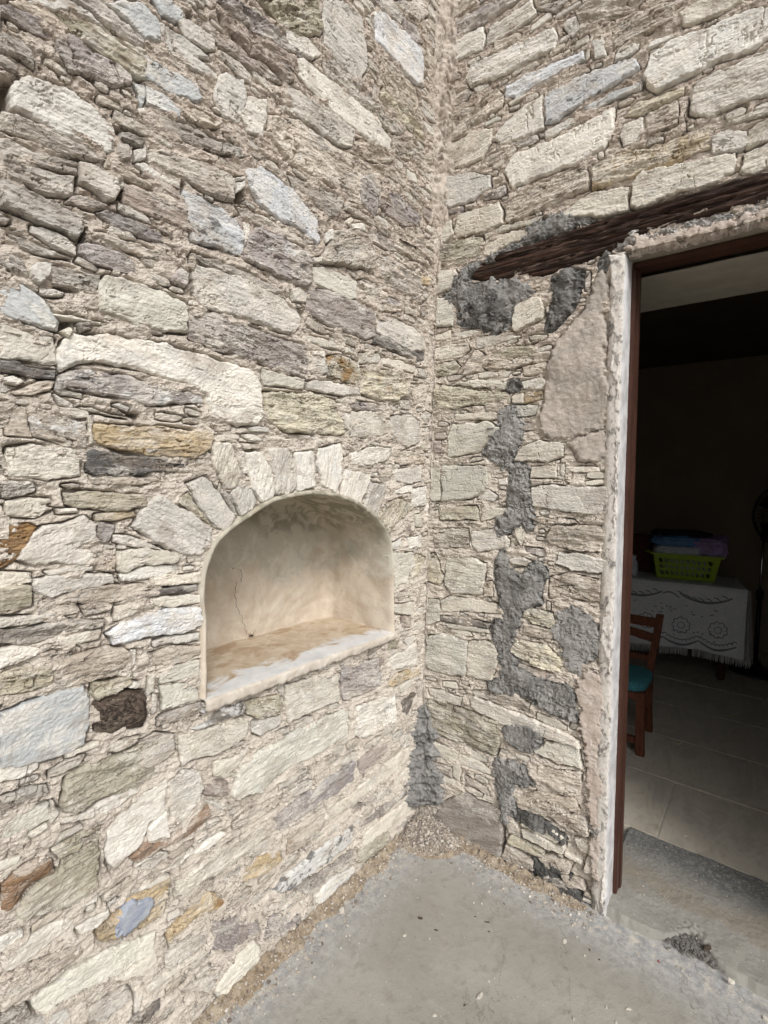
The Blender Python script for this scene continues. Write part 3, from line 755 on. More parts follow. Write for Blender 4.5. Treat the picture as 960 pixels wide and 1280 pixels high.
PLASTER = [ # (outline in picture coordinates, kind)
 ([(686,455),(690,440),(698,425),(711,408),(731,385),(748,340),(757,338),(761,370),(755,392),(759,420),(755,455),(759,480),(763,490),(755,535),(735,540),(706,551),(677,545),(675,520),(682,490),(684,465)],'pink'),
 ([(706,554),(735,543),(757,537),(764,550),(762,570),(745,577),(722,576),(715,560)],'pink'),
 ([(719,852),(735,836),(750,840),(756,860),(755,880),(751,940),(756,990),(752,1015),(748,1040),(738,1040),(735,1000),(734,950),(727,920),(724,900),(721,870)],'lime'),
 ([(738,1045),(752,1042),(754,1075),(752,1100),(745,1110),(740,1080)],'lime'),
 ([(783,318),(781,314),(788,308),(798,292),(810,298),(845,290),(880,283),(920,273),(960,262),(1060,232),(1060,251),(960,275.6)],'lime'),
]
JAMB_EDGE = [(760,318),(781,320),(781,349),(779,500),(775,720),(771,900),(767,1020),(763,1095),(762,1135),(755,1146),(748,1140),(752,1100),(756,1060),(757,1000),(760,940),(757,900),(764,860),(760,830),(750,800),(752,780),(760,745),(768,735),(770,700),(766,640),(769,600),(770,560),(767,520),(770,480),(762,460),(768,420),(763,390),(768,370),(762,345)]
LINTEL = [(588,346),(600,330),(618,319),(672,301),(748,275),(800,262),(960,213),(1080,176),(1080,214),(960,250),(880,268),(780,300),(765,312),(720,330),(690,341),(668,347),(645,344),(610,352)]
NICHE = [(255,872),(255,793),(253,747),(254,720),(260,697),(267,680),(280,667),(297,653),(317,640),(337,628),(363,620),(390,616),(417,620),(440,627),(457,637),(473,652),(485,670),(488,693),(489,733),(489,770),(489,795)]
# ---------------------------------------------------------------- surface patches (one mesh per stone)
ALB = {'c': (.68,.63,.535), 'p': (.76,.725,.655), 'w': (.68,.70,.73), 'g': (.61,.59,.51), 'n': (.46,.415,.365), 'b': (.39,.315,.27),
       'm': (.395,.35,.34), 'd': (.15,.135,.125), 'k': (.05,.048,.048), 'l': (.59,.56,.51), 'y': (.68,.62,.47), 'o': (.56,.43,.25),
       't': (.60,.52,.43), 'r': (.26,.14,.065), 'q': (.53,.555,.565), 'v': (.47,.43,.32), 'x': (.12,.09,.07), 'z': (.25,.215,.185)}
def patch(poly, step, hfun, warp=.004, wscale=22, skirt=-.035, seed=0, grow=.0012):
    P = np.asarray(poly); lo = P.min(0)-warp*2.5-step*2; hi = P.max(0)+warp*2.5+step*2
    nx = int((hi[0]-lo[0])/step)+2; ny = int((hi[1]-lo[1])/step)+2
    X, Y = np.meshgrid(lo[0]+np.arange(nx)*step, lo[1]+np.arange(ny)*step, indexing='ij')
    wx = warp*1.6*fbm(X*wscale, Y*wscale, 3, seed+5, .6); wy = warp*1.6*fbm(X*wscale, Y*wscale, 3, seed+9, .6)
    S = sdpoly(X+wx, Y+wy, P)-grow
    ins = S < 0
    cell = ins[:-1, :-1] | ins[1:, :-1] | ins[:-1, 1:] | ins[1:, 1:]
    if not cell.any(): return None
    gx, gy = np.gradient(S, step); gl = np.sqrt(gx*gx+gy*gy)+1e-6; out = S > 0
    k = np.where(out, np.minimum(S, step*1.5), 0)
    X2 = X-gx/gl*k; Y2 = Y-gy/gl*k
    H = hfun(X2, Y2, np.maximum(-S, 0))
    idx = -np.ones((nx, ny), np.int64); use = np.zeros((nx, ny), bool)
    use[:-1, :-1] |= cell; use[1:, :-1] |= cell; use[:-1, 1:] |= cell; use[1:, 1:] |= cell
    idx[use] = np.arange(use.sum()); n0 = int(use.sum())
    V = np.stack([X2[use], -H[use], Y2[use]], 1)
    ci, cj = np.nonzero(cell)
    # seen from -y (the room side): counter-clockwise
    Q = np.stack([idx[ci, cj], idx[ci+1, cj], idx[ci+1, cj+1], idx[ci, cj+1]], 1)
    if skirt is None: return V, Q
    pad = np.zeros((nx+1, ny+1), bool); pad[1:-1, 1:-1] = cell
    E = []
    for di, dj, a, b in ((0, -1, (0, 0), (1, 0)), (1, 0, (1, 0), (1, 1)), (0, 1, (1, 1), (0, 1)), (-1, 0, (0, 1), (0, 0))):
        m = cell & ~pad[1+di:nx+di, 1+dj:ny+dj]; i, j = np.nonzero(m)
        E.append(np.stack([idx[i+a[0], j+a[1]], idx[i+b[0], j+b[1]]], 1))
    E = np.concatenate(E); vs = np.unique(E); mp = -np.ones(n0, np.int64); mp[vs] = n0+np.arange(len(vs))
    B = V[vs].copy(); B[:, 1] = -skirt
    V = np.concatenate([V, B]); Q = np.concatenate([Q, np.stack([E[:, 1], E[:, 0], mp[E[:, 0]], mp[E[:, 1]]], 1)])
    return V, Q
def rock(Hs, seed, rough=1.0, R0=.010, flake=1.0, lay=(.35, 1.5)):
    r = random.Random(seed); ox, oy = r.uniform(0, 90), r.uniform(0, 90); tx, ty = r.uniform(-.035, .035), r.uniform(-.05, .05)
    a1 = r.uniform(*lay)*flake; a2 = min(1, .06+a1*.65); fz = .35 if lay[1] < 1 else 1.0
    def h(a, b, d):
        A = a+ox; B = b+oy
        q = fbm(A*7, B*26, 4, seed); q = q+.12*fbm(A*60, B*90, 2, seed+3)
        L = (terrace(q, 5, .16)*.8+q*.2)*.0145*a1
        q2 = fbm(A*26, B*90, 3, seed+31)
        L = L+(terrace(q2, 4, .2)*.75+q2*.25)*.0064*flake*a2
        g1 = np.clip(fbm(A*9, B*14, 2, seed+51)*5+.1, 0, 1); g2 = np.clip(fbm(A*7, B*7, 2, seed+53)*5-.35, 0, 1)
        L = L-.012*np.exp(-(fbm(A*5+.15*q2, B*19, 4, seed+57)/.020)**2)*g1*fz*min(1, flake*1.4)-.011*np.exp(-(fbm(A*9, B*6+.2*q2, 3, seed+59)/.016)**2)*g2*(.4+.6*fz)*min(1, flake*1.4)
        L = L+fbm(A*120, B*170, 2, seed+47)*.0016*rough
        dd = np.clip((d+.003*fbm(A*50, B*50, 2, seed+77))/R0, 0, 1)
        e = 1-(1-dd)**2
        return (Hs+L+tx*a+ty*b)*e-.005*(1-e)
    return h
def lumps(Hs, seed, amp=1.0, R0=.028):
    def h(a, b, d):
        q = fbm(a*13+seed, b*13, 4, seed); w = np.abs(fbm(a*32+q, b*32, 4, seed+7)); tr = np.clip(fbm(a*8, b*8, 2, seed+11)*4+.3, 0, 1)
        t = terrace(fbm(a*10, b*14, 4, seed+3)+.3*q, 4)
        L = (.30*t+.5*q-.5*w*tr)*.026*amp+fbm(a*100, b*100, 4, seed+5, .6)*.006*amp*(.25+.75*tr)
        e = np.clip((d+.020*fbm(a*30, b*34, 5, seed+13, .65))/R0, 0, 1); e = 1-(1-e)**2
        return (Hs+.012+L)*e-.012
    return h
def flat(Hs, seed, amp=1.0, R0=.004):
    def h(a, b, d):
        L = fbm(a*5, b*5, 3, seed)*.007*amp+fbm(a*50, b*50, 4, seed+5)*.0016*amp
        e = 1-(1-np.clip((d+(.5*R0*fbm(a*40, b*40, 4, seed+9, .6) if R0 > .005 else 0))/R0, 0, 1))**2
        return (Hs+L+.010)*e-.010
    return h
def smooth_poly(P, n=1):
    for _ in range(n):
        Q = []
        for i in range(len(P)):
            a, b = P[i], P[(i+1) % len(P)]
            Q += [(a[0]*.8+b[0]*.2, a[1]*.8+b[1]*.2), (a[0]*.2+b[0]*.8, a[1]*.2+b[1]*.8)]
        P = Q
    return P
def parse_pts(s): return [tuple(float(t) for t in q.split(',')) for q in s.split()]
def crop(pts, head):
    ox, oy, s = (float(t) for t in head[1:].split(','))
    return [(ox+x/s, oy+y/s) for x, y in pts]
def read_stones(txt):
    out = []; head = None
    for ln in txt.strip().splitlines():
        if ln.startswith('@'): head = ln; continue
        k, rest = ln.split(' ', 1); op = k.split('/'); o = {q[0]: float(q[1:]) for q in op[1:]}
        out.append((op[0], o, crop(parse_pts(rest), head)))
    return out

STEP = .0031
class Wall:
    def __init__(s, emp, to_wall, u0, u1, z1, pj):
        s.e = emp; s.to = to_wall; s.u0, s.u1, s.z1 = u0, u1, z1; s.pj = pj; s.n = 0
        s.U, s.Z = np.meshgrid(np.arange(u0, u1+STEP, STEP), np.arange(-.01, z1, STEP), indexing='ij')
        s.field = np.full(s.U.shape, .2)        # distance to the nearest stone (negative inside one)
        px, py = pj(s.U, s.Z); s.vis = (px > -50) & (px < 1010) & (py > -50) & (py < 1330)
        s.px, s.py = px, py
        s.block = np.full(s.U.shape, .2)        # openings
    def mark(s, poly, arr, grow=.06):
        P = np.asarray(poly); lo = P.min(0)-grow; hi = P.max(0)+grow
        i0, i1 = np.clip(((np.array([lo[0], hi[0]])-s.u0)/STEP).astype(int)+[0, 2], 0, s.U.shape[0])
        j0, j1 = np.clip(((np.array([lo[1], hi[1]])+.01)/STEP).astype(int)+[0, 2], 0, s.U.shape[1])
        if i1 <= i0 or j1 <= j0: return
        sl = (slice(i0, i1), slice(j0, j1)); arr[sl] = np.minimum(arr[sl], sdpoly(s.U[sl], s.Z[sl], P))
    def stone(s, poly, cls, o, seed, name='stone', step=STEP, make=True):
        P = np.asarray(poly); c = P.mean(0); Q = P-c
        if 'a' in o: ang = R(o['a'])
        else:
            w, v = np.linalg.eigh(np.cov(Q.T)); d = v[:, 1]; ang = math.atan2(d[1], d[0])
            if ang > math.pi/2: ang -= math.pi
            if ang < -math.pi/2: ang += math.pi
            if abs(ang) > R(35) or w[1] < 1.6*w[0]: ang = 0.0
        ca, sa = math.cos(ang), math.sin(ang); L = np.stack([Q[:, 0]*ca+Q[:, 1]*sa, -Q[:, 0]*sa+Q[:, 1]*ca], 1)
        rr = random.Random(seed); size = math.sqrt(max(1e-6, np.ptp(L[:, 0])*np.ptp(L[:, 1])))
        H = o.get('h', rr.uniform(1, 7))*.55/1000.0; z = o.get('z', 0)
        fl = min(1.0, .35+size*5); R0 = min(.007, .002+size*.022)
        if z == 1: fl, R0 = .35, .02
        if z == 3: R0 = .028; H = .012
        lay = (.08, .42) if cls in 'pwglqcz' else (.4, 1.25)
        if cls in 'px' and z: lay = (.1, .2)
        r = patch(L, step, rock(H, seed, 1.0, R0, fl, lay), .001 if z else min(.005, size*.045), 22, -.03, seed)
        s.mark(poly, s.field)
        if r is None: return None
        if not make: return r, c, ang
        ob = link(name, np_mesh(name, *r, False), M_STONE, s.e, (c[0], 0, c[1]), (0, -ang, 0))
        t = ALB[cls]; k = rr.uniform(.82, 1.12); wv = rr.uniform(-.03, .03)
        ob.color = (t[0]*k+wv*.3, t[1]*k, t[2]*k-wv*.3, 1)
        ob['white'] = o.get('w', rr.choice((0, 0, 1.2)))/10; ob['dark'] = o.get('k', rr.choice((0, 1.0, 1.8)))/10
        ob['rust'] = o.get('r', rr.choice((0, 0, 0, 1.5)))/10; ob['lime'] = o.get('l', rr.choice((.8, 2.2, 3.2)))/10
        ob['layer'] = (rr.uniform(.55, 1.0) if lay[1] > 1 else rr.choice((.08, .15, .25, .5)))
        s.n += 1; return ob
    def fill(s, seed):
        """small slivers packed into the joints; the largest are stones of their own, the rest one part"""
        rr = np.random.RandomState(seed); r2 = random.Random(seed); VV, QQ, n0 = [], [], 0
        blocked = lambda: np.minimum(s.field, s.block)
        F = blocked()
        levels = [(.34, .13, 900), (.22, .09, 1500), (.14, .055, 3000), (.10, .034, 3500), (.07, .022, 4200), (.05, .015, 2600), (.033, .012, 1800), (.02, .009, 1200)]
        for L0, T0, N in levels:
            uu = rr.uniform(s.u0+.02, s.u1-.02, N); zz = rr.uniform(.01, s.z1-.02, N)
            for u, z in zip(uu, zz):
                i = int((u-s.u0)/STEP); j = int((z+.01)/STEP)
                if F[i, j] < T0*.30: continue
                if L0 > .12 and s.vis[i, j]: continue
                if L0 < .05 and not s.vis[i, j]: continue
                L = L0*r2.uniform(.65, 1.25); T = T0*r2.uniform(.6, 1.2); a = r2.gauss(0, .09)
                if s.vis[i, j] and r2.random() < .10: a += math.pi/2*r2.choice((1, -1))
                ca, sa = math.cos(a), math.sin(a); ok = True
                for du, dv in ((-.5, -.5), (-.5, .5), (.5, -.5), (.5, .5), (-.25, -.5), (-.25, .5), (.25, -.5), (.25, .5), (-.5, 0), (.5, 0), (0, .5), (0, -.5)):
                    x = u+L*du*ca-T*dv*sa; y = z+L*du*sa+T*dv*ca
                    ii = int((x-s.u0)/STEP); jj = int((y+.01)/STEP)
                    if not (0 <= ii < F.shape[0] and 0 <= jj < F.shape[1]) or F[ii, jj] < (.0015 if L0 < .1 else .004): ok = False; break
                if not ok: continue
                pl = []
                for du, dv in ((-.5, -.38), (-.28, -.5), (.22, -.5), (.5, -.3), (.5, .25), (.3, .5), (-.2, .5), (-.5, .36)):
                    du += r2.uniform(-.09, .09); dv += r2.uniform(-.14, .14)
                    pl.append((u+L*du*ca-T*dv*sa, z+L*du*sa+T*dv*ca))
                vis = s.vis[i, j]; px = 0
                if vis: px = L*F_PX/1.9
                if vis and px > 18 and s.n < 297:
                    s.stone(pl, r2.choice('cpltgnnctm'), {'l': r2.choice((1.5, 3, 4.5)), 'h': r2.uniform(-3, 4)}, r2.randrange(1 << 20))
                elif not vis and L0 > .1 and s.n < 297 and False: pass
                else:
                    q = s.stone(pl, 'c', {'h': r2.uniform(-4, 2)}, r2.randrange(1 << 20), step=STEP if vis else .012, make=False)
                    if q:
                        (V, Q), c, ang = q; c2, s2 = math.cos(ang), math.sin(ang)
                        W = np.stack([c[0]+V[:, 0]*c2-V[:, 2]*s2, V[:, 1], c[1]+V[:, 0]*s2+V[:, 2]*c2], 1)
                        VV.append(W); QQ.append(Q+n0); n0 += len(W)
                s.mark(pl, F, .05)
        o = link('stone_chips', np_mesh('stone_chips', np.concatenate(VV), np.concatenate(QQ), False), M_CHIP, s.e); o['kind'] = 'stuff'
    def mortar(s, holes, depthmap, seed, mat):
        F = s.field; U, Z = s.U, s.Z
        q = fbm(U*11, Z*30, 4, seed); q2 = fbm(U*40, Z*80, 3, seed+9)
        H = depthmap(U, Z)+(terrace(q, 5, .16)*.8+q*.2)*.0125+(terrace(q2, 4, .2)*.7+q2*.3)*.0055+fbm(U*150, Z*150, 2, seed+4)*.002
        gate = np.clip(fbm(U*9, Z*9, 3, seed+21)*3+.55, 0, 1)
        H -= .013*np.exp(-(fbm(U*6, Z*20, 4, seed+31)/.02)**2)*np.clip(fbm(U*9, Z*14, 2, seed+33)*5, 0, 1)+.011*np.exp(-(fbm(U*14, Z*10, 3, seed+35)/.018)**2)*np.clip(fbm(U*7, Z*7, 2, seed+37)*5-.2, 0, 1)
        H -= .026*np.exp(-(np.maximum(F-.001, 0)/.0034)**2)*gate
        for hp in holes:
            d = np.full(U.shape, .2); s.mark(hp, d, .03); w = np.clip(-d/.004+.5, 0, 1); H = H*(1-w)+(-.06)*w
        keep = s.vis & (F > -.014) & (s.block > -STEP*1.0)
        cell = keep[:-1, :-1] & keep[1:, :-1] & keep[:-1, 1:] & keep[1:, 1:]
        use = np.zeros(U.shape, bool); use[:-1, :-1] |= cell; use[1:, :-1] |= cell; use[:-1, 1:] |= cell; use[1:, 1:] |= cell
        idx = -np.ones(U.shape, np.int64); idx[use] = np.arange(use.sum())
        # snap to the openings' edges
        gx, gy = np.gradient(s.block, STEP); b = s.block; k = np.where(b < 0, b, 0)
        V = np.stack([(U-gx*k)[use], -H[use], (Z-gy*k)[use]], 1); ci, cj = np.nonzero(cell)
        Q = np.stack([idx[ci, cj], idx[ci+1, cj], idx[ci+1, cj+1], idx[ci, cj+1]], 1)
        link('lime_mortar', np_mesh('lime_mortar', V, Q, False), mat, s.e)
        st = 5; sub = (slice(None, None, st), slice(None, None, st))          # outside the picture: a coarser sheet
        U5, Z5 = U[sub], Z[sub]; H5 = depthmap(U5, Z5)-.003+fbm(U5*9, Z5*25, 3, seed)*.012
        keep = (~(s.vis[sub])) & (s.block[sub] > -.001)
        cell = (keep[:-1, :-1] | keep[1:, :-1] | keep[:-1, 1:] | keep[1:, 1:]) & (s.block[sub] > -.001)[:-1, :-1]
        use = np.zeros(U5.shape, bool); use[:-1, :-1] |= cell; use[1:, :-1] |= cell; use[:-1, 1:] |= cell; use[1:, 1:] |= cell
        idx = -np.ones(U5.shape, np.int64); idx[use] = np.arange(use.sum()); ci, cj = np.nonzero(cell)
        V = np.stack([U5[use], -H5[use], Z5[use]], 1); Q = np.stack([idx[ci, cj], idx[ci+1, cj], idx[ci+1, cj+1], idx[ci, cj+1]], 1)
        link('lime_mortar', np_mesh('lime_mortar', V, Q, False), mat, s.e)

# ---------------------------------------------------------------- the two stone walls
LW = setp(empty('stone_wall'), 'rubble stone wall of long layered slabs with an arched plastered niche', 'wall')
RW = setp(empty('stone_wall', (0, 0, 0), (0, 0, R(-90))), 'pale stone wall with a doorway and dark timber lintel, patched with grey cement', 'wall')
L = Wall(LW, on_left, -1.95, 0.0, 3.7, lambda U, Z: proj(U, 0*U, Z))
RTW = Wall(RW, on_right, 0.0, 2.1, 3.7, lambda U, Z: proj(0*U, -U, Z))
niche = [on_left(*p) for p in NICHE]
for _ in range(2):
    niche = [niche[0]]+[q for a, b in zip(niche[:-1], niche[1:]) for q in ((a[0]*.75+b[0]*.25, a[1]*.75+b[1]*.25), (a[0]*.25+b[0]*.75, a[1]*.25+b[1]*.75))]+[niche[-1]]
NZ = .868                                      # underside of the sill
L.mark([(u, max(z, NZ-.004)) for u, z in niche], L.block, .1)
SOFFIT = 2.234
FR = .078                                      # depth of the outer reveal, wall face to door frame
def jamb_u(z): return .772-.0188*z
door = [(jamb_u(-.1), -.1), (jamb_u(SOFFIT), SOFFIT), (1.70, SOFFIT), (1.70, -.1)]
RTW.mark(door, RTW.block, .1)
N = NT('beam_end_grain', .85); v = N.coord(False); w = N.noise(v, 9, 5, .6)
rg = N.new('ShaderNodeVectorMath', operation='LENGTH'); N.put(rg.inputs[0], N.vmath('MULTIPLY', v, (1, 0, 1.5)))
rr_ = N.math('SINE', N.math('MULTIPLY', N.math('ADD', rg.outputs['Value'], N.math('MULTIPLY', w, .03)), 420.0)); f = N.noise(v, 90, 6, .7)
ck = N.rng(N.math('ABSOLUTE', N.math('SUBTRACT', N.noise(v, 16, 5, .6, (1, 1, 2), 1.5), .5)), 0, .03, 1, 0)
c = N.mix(N.rng(rr_, -.6, .8), (.085,.063,.049), (.13,.10,.078)); c = N.mix(N.rng(f, .5, .7, 0, .6), c, (.05,.036,.028)); c = N.mix(N.rng(w, .52, .66, 0, .6), c, (.20,.165,.13)); c = N.mix(N.math('MULTIPLY', ck, .9), c, (.015,.012,.01))
M_BEAM = N.done(c, N.bump(N.math('SUBTRACT', N.math('MULTIPLY', rr_, .25), N.math('MULTIPLY', ck, 3.0)), .0012, .7, N.bump(f, .004, .8)))
sid = 100
for cls, o, pts in read_stones(LEFT_STONES):
    sid += 1; P = [on_left(*p) for p in pts]; P = [(min(u, -.002), max(z, -.005)) for u, z in P]
    ob = L.stone(P, cls, o, sid)
    if o.get('z') == 3:
        ob.name = 'beam_end'; ob.data.name = 'beam_end'; ob.data.materials[0] = M_BEAM; ob['label'] = 'dark brown cracked end of a timber beam'
    if o.get('z') == 1: ob['label'] = 'smooth rust brown stone, bent outline'
    if cls == 'k' and ob: ob['label'] = 'black stone strip'
pb = smooth_poly([on_left(*p) for p in BLUE_PAINT], 1)
r = patch(pb, .003, flat(.0145, 5, .5, .002), .010, 50, -.01, 77)
N = NT('blue_paint', .8); v = N.coord(); a = N.noise(v, 40, 8, .7, (1, 1, 2)); M_BLUE = N.done(N.mix(N.rng(a, .35, .65), (.40,.42,.45), (.27,.30,.38)), N.bump(a, .004, .8))
link('blue_paint_patch', np_mesh('blue_paint_patch', *r), M_BLUE, LW)
for cls, o, pts in read_stones(RIGHT_STONES):
    sid += 1; P = [on_right(*p) for p in pts]; P = [(max(u, .002), max(z, -.005)) for u, z in P]
    RTW.stone(P, cls, o, sid)
# cement, plaster, the flaking arris and the lintel belong to the right wall
for i, (head, s_, sh, hh) in enumerate(CEMENT):
    P = smooth_poly([on_right(*p) for p in crop(parse_pts(s_), head)], 1)
    r = patch(P, STEP, lumps(hh/1000*.62, 300+i, 1.25 if sh < .14 else .85 if hh > 12 else .5), .011, 34, -.03, 300+i, .008)
    ob = link('cement_patch', np_mesh('cement_patch', *r, False), M_CEMENT, RW); ob['shade'] = sh*1.35; RTW.mark(P, RTW.field)
for i, (pts, kind) in enumerate(PLASTER):
    P = [on_right(*p) for p in pts]
    r = patch(P, STEP, flat(.009, 400+i, 2.2, .016) if kind == 'pink' else lumps(.010, 400+i, .4, .012), .007, 34, -.03, 400+i, .005)
    ob = link('plaster_patch', np_mesh('plaster_patch', *r), M_PINK if kind == 'pink' else M_LIME, RW); RTW.mark(P, RTW.field)
P = [on_right(*p) for p in JAMB_EDGE]
P = [(min(u, jamb_u(z)-.004) if u > jamb_u(z)-.02 else u, z) for u, z in P]
r = patch(P, STEP, flat(.012, 421, .8, .006), .0035, 30, -.03, 421); RTW.mark(P, RTW.field)
link('whitewashed_edge', np_mesh('whitewashed_edge', *r), M_EDGE, RW)
P = [on_right(*p) for p in LINTEL]
P = [(1.95, z+(1.95-u)*.0) if u > 1.28 else (u, z) for u, z in P]   # the beam runs on past the doorway
bl_ = (on_right(960, 232)[1]-on_right(640, 327)[1])/(on_right(960, 232)[0]-on_right(640, 327)[0])
def beam(a, b, d):
    b = b-bl_*a
    g = fbm(a*1.1, b*75, 4, 8, .6); e = 1-(1-np.clip(d/.012, 0, 1))**2
    return (.004+g*.011+fbm(a*5, b*260, 3, 9)*.006-.012*np.exp(-(fbm(a*1.6, b*26, 3, 12)/.03)**2))*e-.012*(1-e)
r = patch(P, .003, beam, .004, 16, -.12, 430); RTW.mark(P, RTW.field)
link('timber_lintel', np_mesh('timber_lintel', *r), M_LINTEL, RW)
hl = [[on_left(*p) for p in crop(parse_pts(q), h)] for h, q in LEFT_HOLES]
for q in hl: L.mark(q, L.field)
L.fill(5); RTW.fill(6)
for q in hl:                                    # open pockets: not filled
    d = np.full(L.U.shape, .2); L.mark(q, d, .03); L.field = np.where(d < 0, .2, L.field)
def dl(U, Z): return .0005-.003*np.clip((Z-1.5)/1.0, 0, 1)*np.clip((-.35-U)/.6, 0, 1)
L.mortar(hl, dl, 900, M_MORTAR)
RTW.mortar([], lambda U, Z: -.0002-.003*np.clip((Z-2.2)/.4, 0, 1)-.018*np.clip((.34-Z)/.2, 0, 1)*np.clip((U-.28)/.1, 0, 1), 950, M_MORTAR)

# corner mortar: a rough fillet down the inside corner
zs = np.arange(.03, 3.7, .005); ts = np.linspace(0, 1, 22)
ZZ, TT = np.meshgrid(zs, ts, indexing='ij')
top = np.clip((ZZ-2.3)/.4, 0, 1)
wd = .006+.060*top+.02*fbm(ZZ*5, ZZ*0, 3, 60)
s1 = np.clip(1-TT*2, 0, 1); s2 = np.clip(TT*2-1, 0, 1)
ang = (TT)*math.pi/2
rip = top*.011*np.sin(ZZ*150+16*fbm(ZZ*7, TT*2, 3, 71)+TT*4)*np.sin(np.pi*TT)*np.clip(.5+2*fbm(ZZ*6, TT*3, 2, 73), 0, 1)
dsp = fbm(ZZ*16, TT*1.6, 4, 61)*.016+fbm(ZZ*70, TT*7, 3, 62)*.006+rip
rad = wd
cx = -wd; cy = -wd                              # concave quarter round about (-w,-w)
px_ = cx+rad*1.03*np.sin(ang); py_ = cy+rad*1.03*np.cos(ang)
nx_ = -np.sin(ang); ny_ = -np.cos(ang)
px_ = px_+nx_*(dsp+.004); py_ = py_+ny_*(dsp+.004)
px_ = np.where(TT == 1, .02, px_); py_ = np.where(TT == 0, .02, py_)
V = np.stack([px_, py_, ZZ], -1).reshape(-1, 3); n, m = ZZ.shape
I = np.arange(n*m).reshape(n, m); Q = np.stack([I[:-1, :-1], I[:-1, 1:], I[1:, 1:], I[1:, :-1]], -1).reshape(-1, 4)[:, ::-1]
link('corner_mortar', np_mesh('corner_mortar', V, Q), M_MORTAR, LW)
# grey cement smeared into the foot of the corner
zs = np.arange(.09, .52, .004); ts = np.linspace(0, 1, 44); ZZ, TT = np.meshgrid(zs, ts, indexing='ij')
w = (.055+.045*np.clip((.40-ZZ)/.25, 0, 1)+.05*fbm(ZZ*16, np.sign(TT-.5)*7, 4, 81, .6))*np.sqrt(np.clip((.52-ZZ)/.07, 0.02, 1))*np.sqrt(np.clip((ZZ-.085)/.02, .02, 1))
ang = TT*math.pi/2; wl, wr = w*1.0, w*1.15
edge = 1-np.abs(2*TT-1)**6
px_ = -wl+wl*np.sin(ang); py_ = -wr+wr*np.cos(ang)
bl = edge*(.016+.024*fbm(ZZ*22, TT*3.2, 4, 82)-.018*np.abs(fbm(ZZ*40, TT*6, 3, 83))+.006*fbm(ZZ*150, TT*18, 2, 84))-.010*(1-edge)
px_ = px_-np.sin(ang)*bl-.006; py_ = py_-np.cos(ang)*bl-.006
V = np.stack([px_, py_, ZZ], -1).reshape(-1, 3); n, m = ZZ.shape
I = np.arange(n*m).reshape(n, m); Q = np.stack([I[:-1, :-1], I[:-1, 1:], I[1:, 1:], I[1:, :-1]], -1).reshape(-1, 4)[:, ::-1]
ob = link('corner_cement', np_mesh('corner_cement', V, Q), M_CEMENT, LW); ob['shade'] = .27

# ---------------------------------------------------------------- niche: lining and sill
DEP = -on_z(417, 767, .89)[1]*-1
DEP = float(on_z(417, 767, .89)[1])
arch = [(u, z) for u, z in niche]
# open outline from the left foot over the arch to the right foot
def resample(P, n):
    P = np.asarray(P); d = np.r_[0, np.cumsum(np.hypot(*np.diff(P, axis=0).T))]; t = np.linspace(0, d[-1], n)
    return np.stack([np.interp(t, d, P[:, 0]), np.interp(t, d, P[:, 1])], 1)
A = resample(arch, 150); A[:, 1] = np.maximum(A[:, 1], NZ)
cen = np.array([(A[0][0]+A[-1][0])/2, .882])
rings = []; rc = .045
def ring(scale_in, depth, amp):
    d = cen-A; l = np.hypot(d[:, 0], d[:, 1])[:, None]; P = A+d/l*np.minimum(scale_in, l*.98)
    P[:, 1] = np.maximum(P[:, 1], .880)
    t = np.arange(len(A))*.09; n = fbm(t, np.full(len(A), depth*9), 3, 66)*amp
    P = P+d/l*n[:, None]
    return np.c_[P[:, 0], np.full(len(A), depth)+fbm(P[:, 0]*9, P[:, 1]*9, 3, 67)*amp*1.2, P[:, 1]]
rings.append(ring(-.012, .012, .004)); rings.append(ring(-.009, -.008, .005)); rings.append(ring(-.002, -.0125, .005)); rings.append(ring(.003, -.008, .003))
for d in np.linspace(.012, DEP-rc, 16): rings.append(ring(.004, d, .009))
for k in range(1, 9):
    a = k/8*math.pi/2; rings.append(ring(.004+rc*(1-math.cos(a)), DEP-rc+rc*math.sin(a), .010))
for k in np.linspace(rc+.03, .70, 26): rings.append(ring(k, DEP, .012))
V = np.concatenate(rings); n, m = len(rings), len(A); I = np.arange(n*m).reshape(n, m)
Q = np.stack([I[:-1, :-1], I[:-1, 1:], I[1:, 1:], I[1:, :-1]], -1).reshape(-1, 4)
N = NT('niche_plaster', .8); v = N.coord(False)
sx = N.new('ShaderNodeSeparateXYZ'); N.put(sx.inputs[0], v)
big = N.noise(v, 4.2, 9, .62, None, .6); med = N.noise(v, 15, 8, .65, None, .6); fin = N.noise(v, 90, 5, .7)
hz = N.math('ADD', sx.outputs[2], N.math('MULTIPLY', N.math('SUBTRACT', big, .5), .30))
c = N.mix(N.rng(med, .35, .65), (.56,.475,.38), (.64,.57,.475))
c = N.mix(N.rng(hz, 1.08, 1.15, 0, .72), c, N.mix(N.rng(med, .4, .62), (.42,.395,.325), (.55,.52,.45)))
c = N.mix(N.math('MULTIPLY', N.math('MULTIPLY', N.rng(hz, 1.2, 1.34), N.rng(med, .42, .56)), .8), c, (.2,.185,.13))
bl_ = N.noise(N.vmath('ADD', v, (4, 1, 2)), 6, 6, .6); c = N.mix(N.rng(bl_, .6, .72, 0, .4), c, (.33,.36,.35))
c = N.mix(N.rng(N.noise(N.vmath('ADD', v, (9, 3, 7)), 5, 9, .7), .56, .68, 0, .35), c, (.40,.29,.19))
c = N.mix(N.rng(fin, .58, .74, 0, .4), c, (.2,.17,.12))
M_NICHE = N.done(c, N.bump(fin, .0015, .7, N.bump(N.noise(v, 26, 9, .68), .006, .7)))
NI = link('niche', np_mesh('niche', V, Q), M_NICHE, LW)
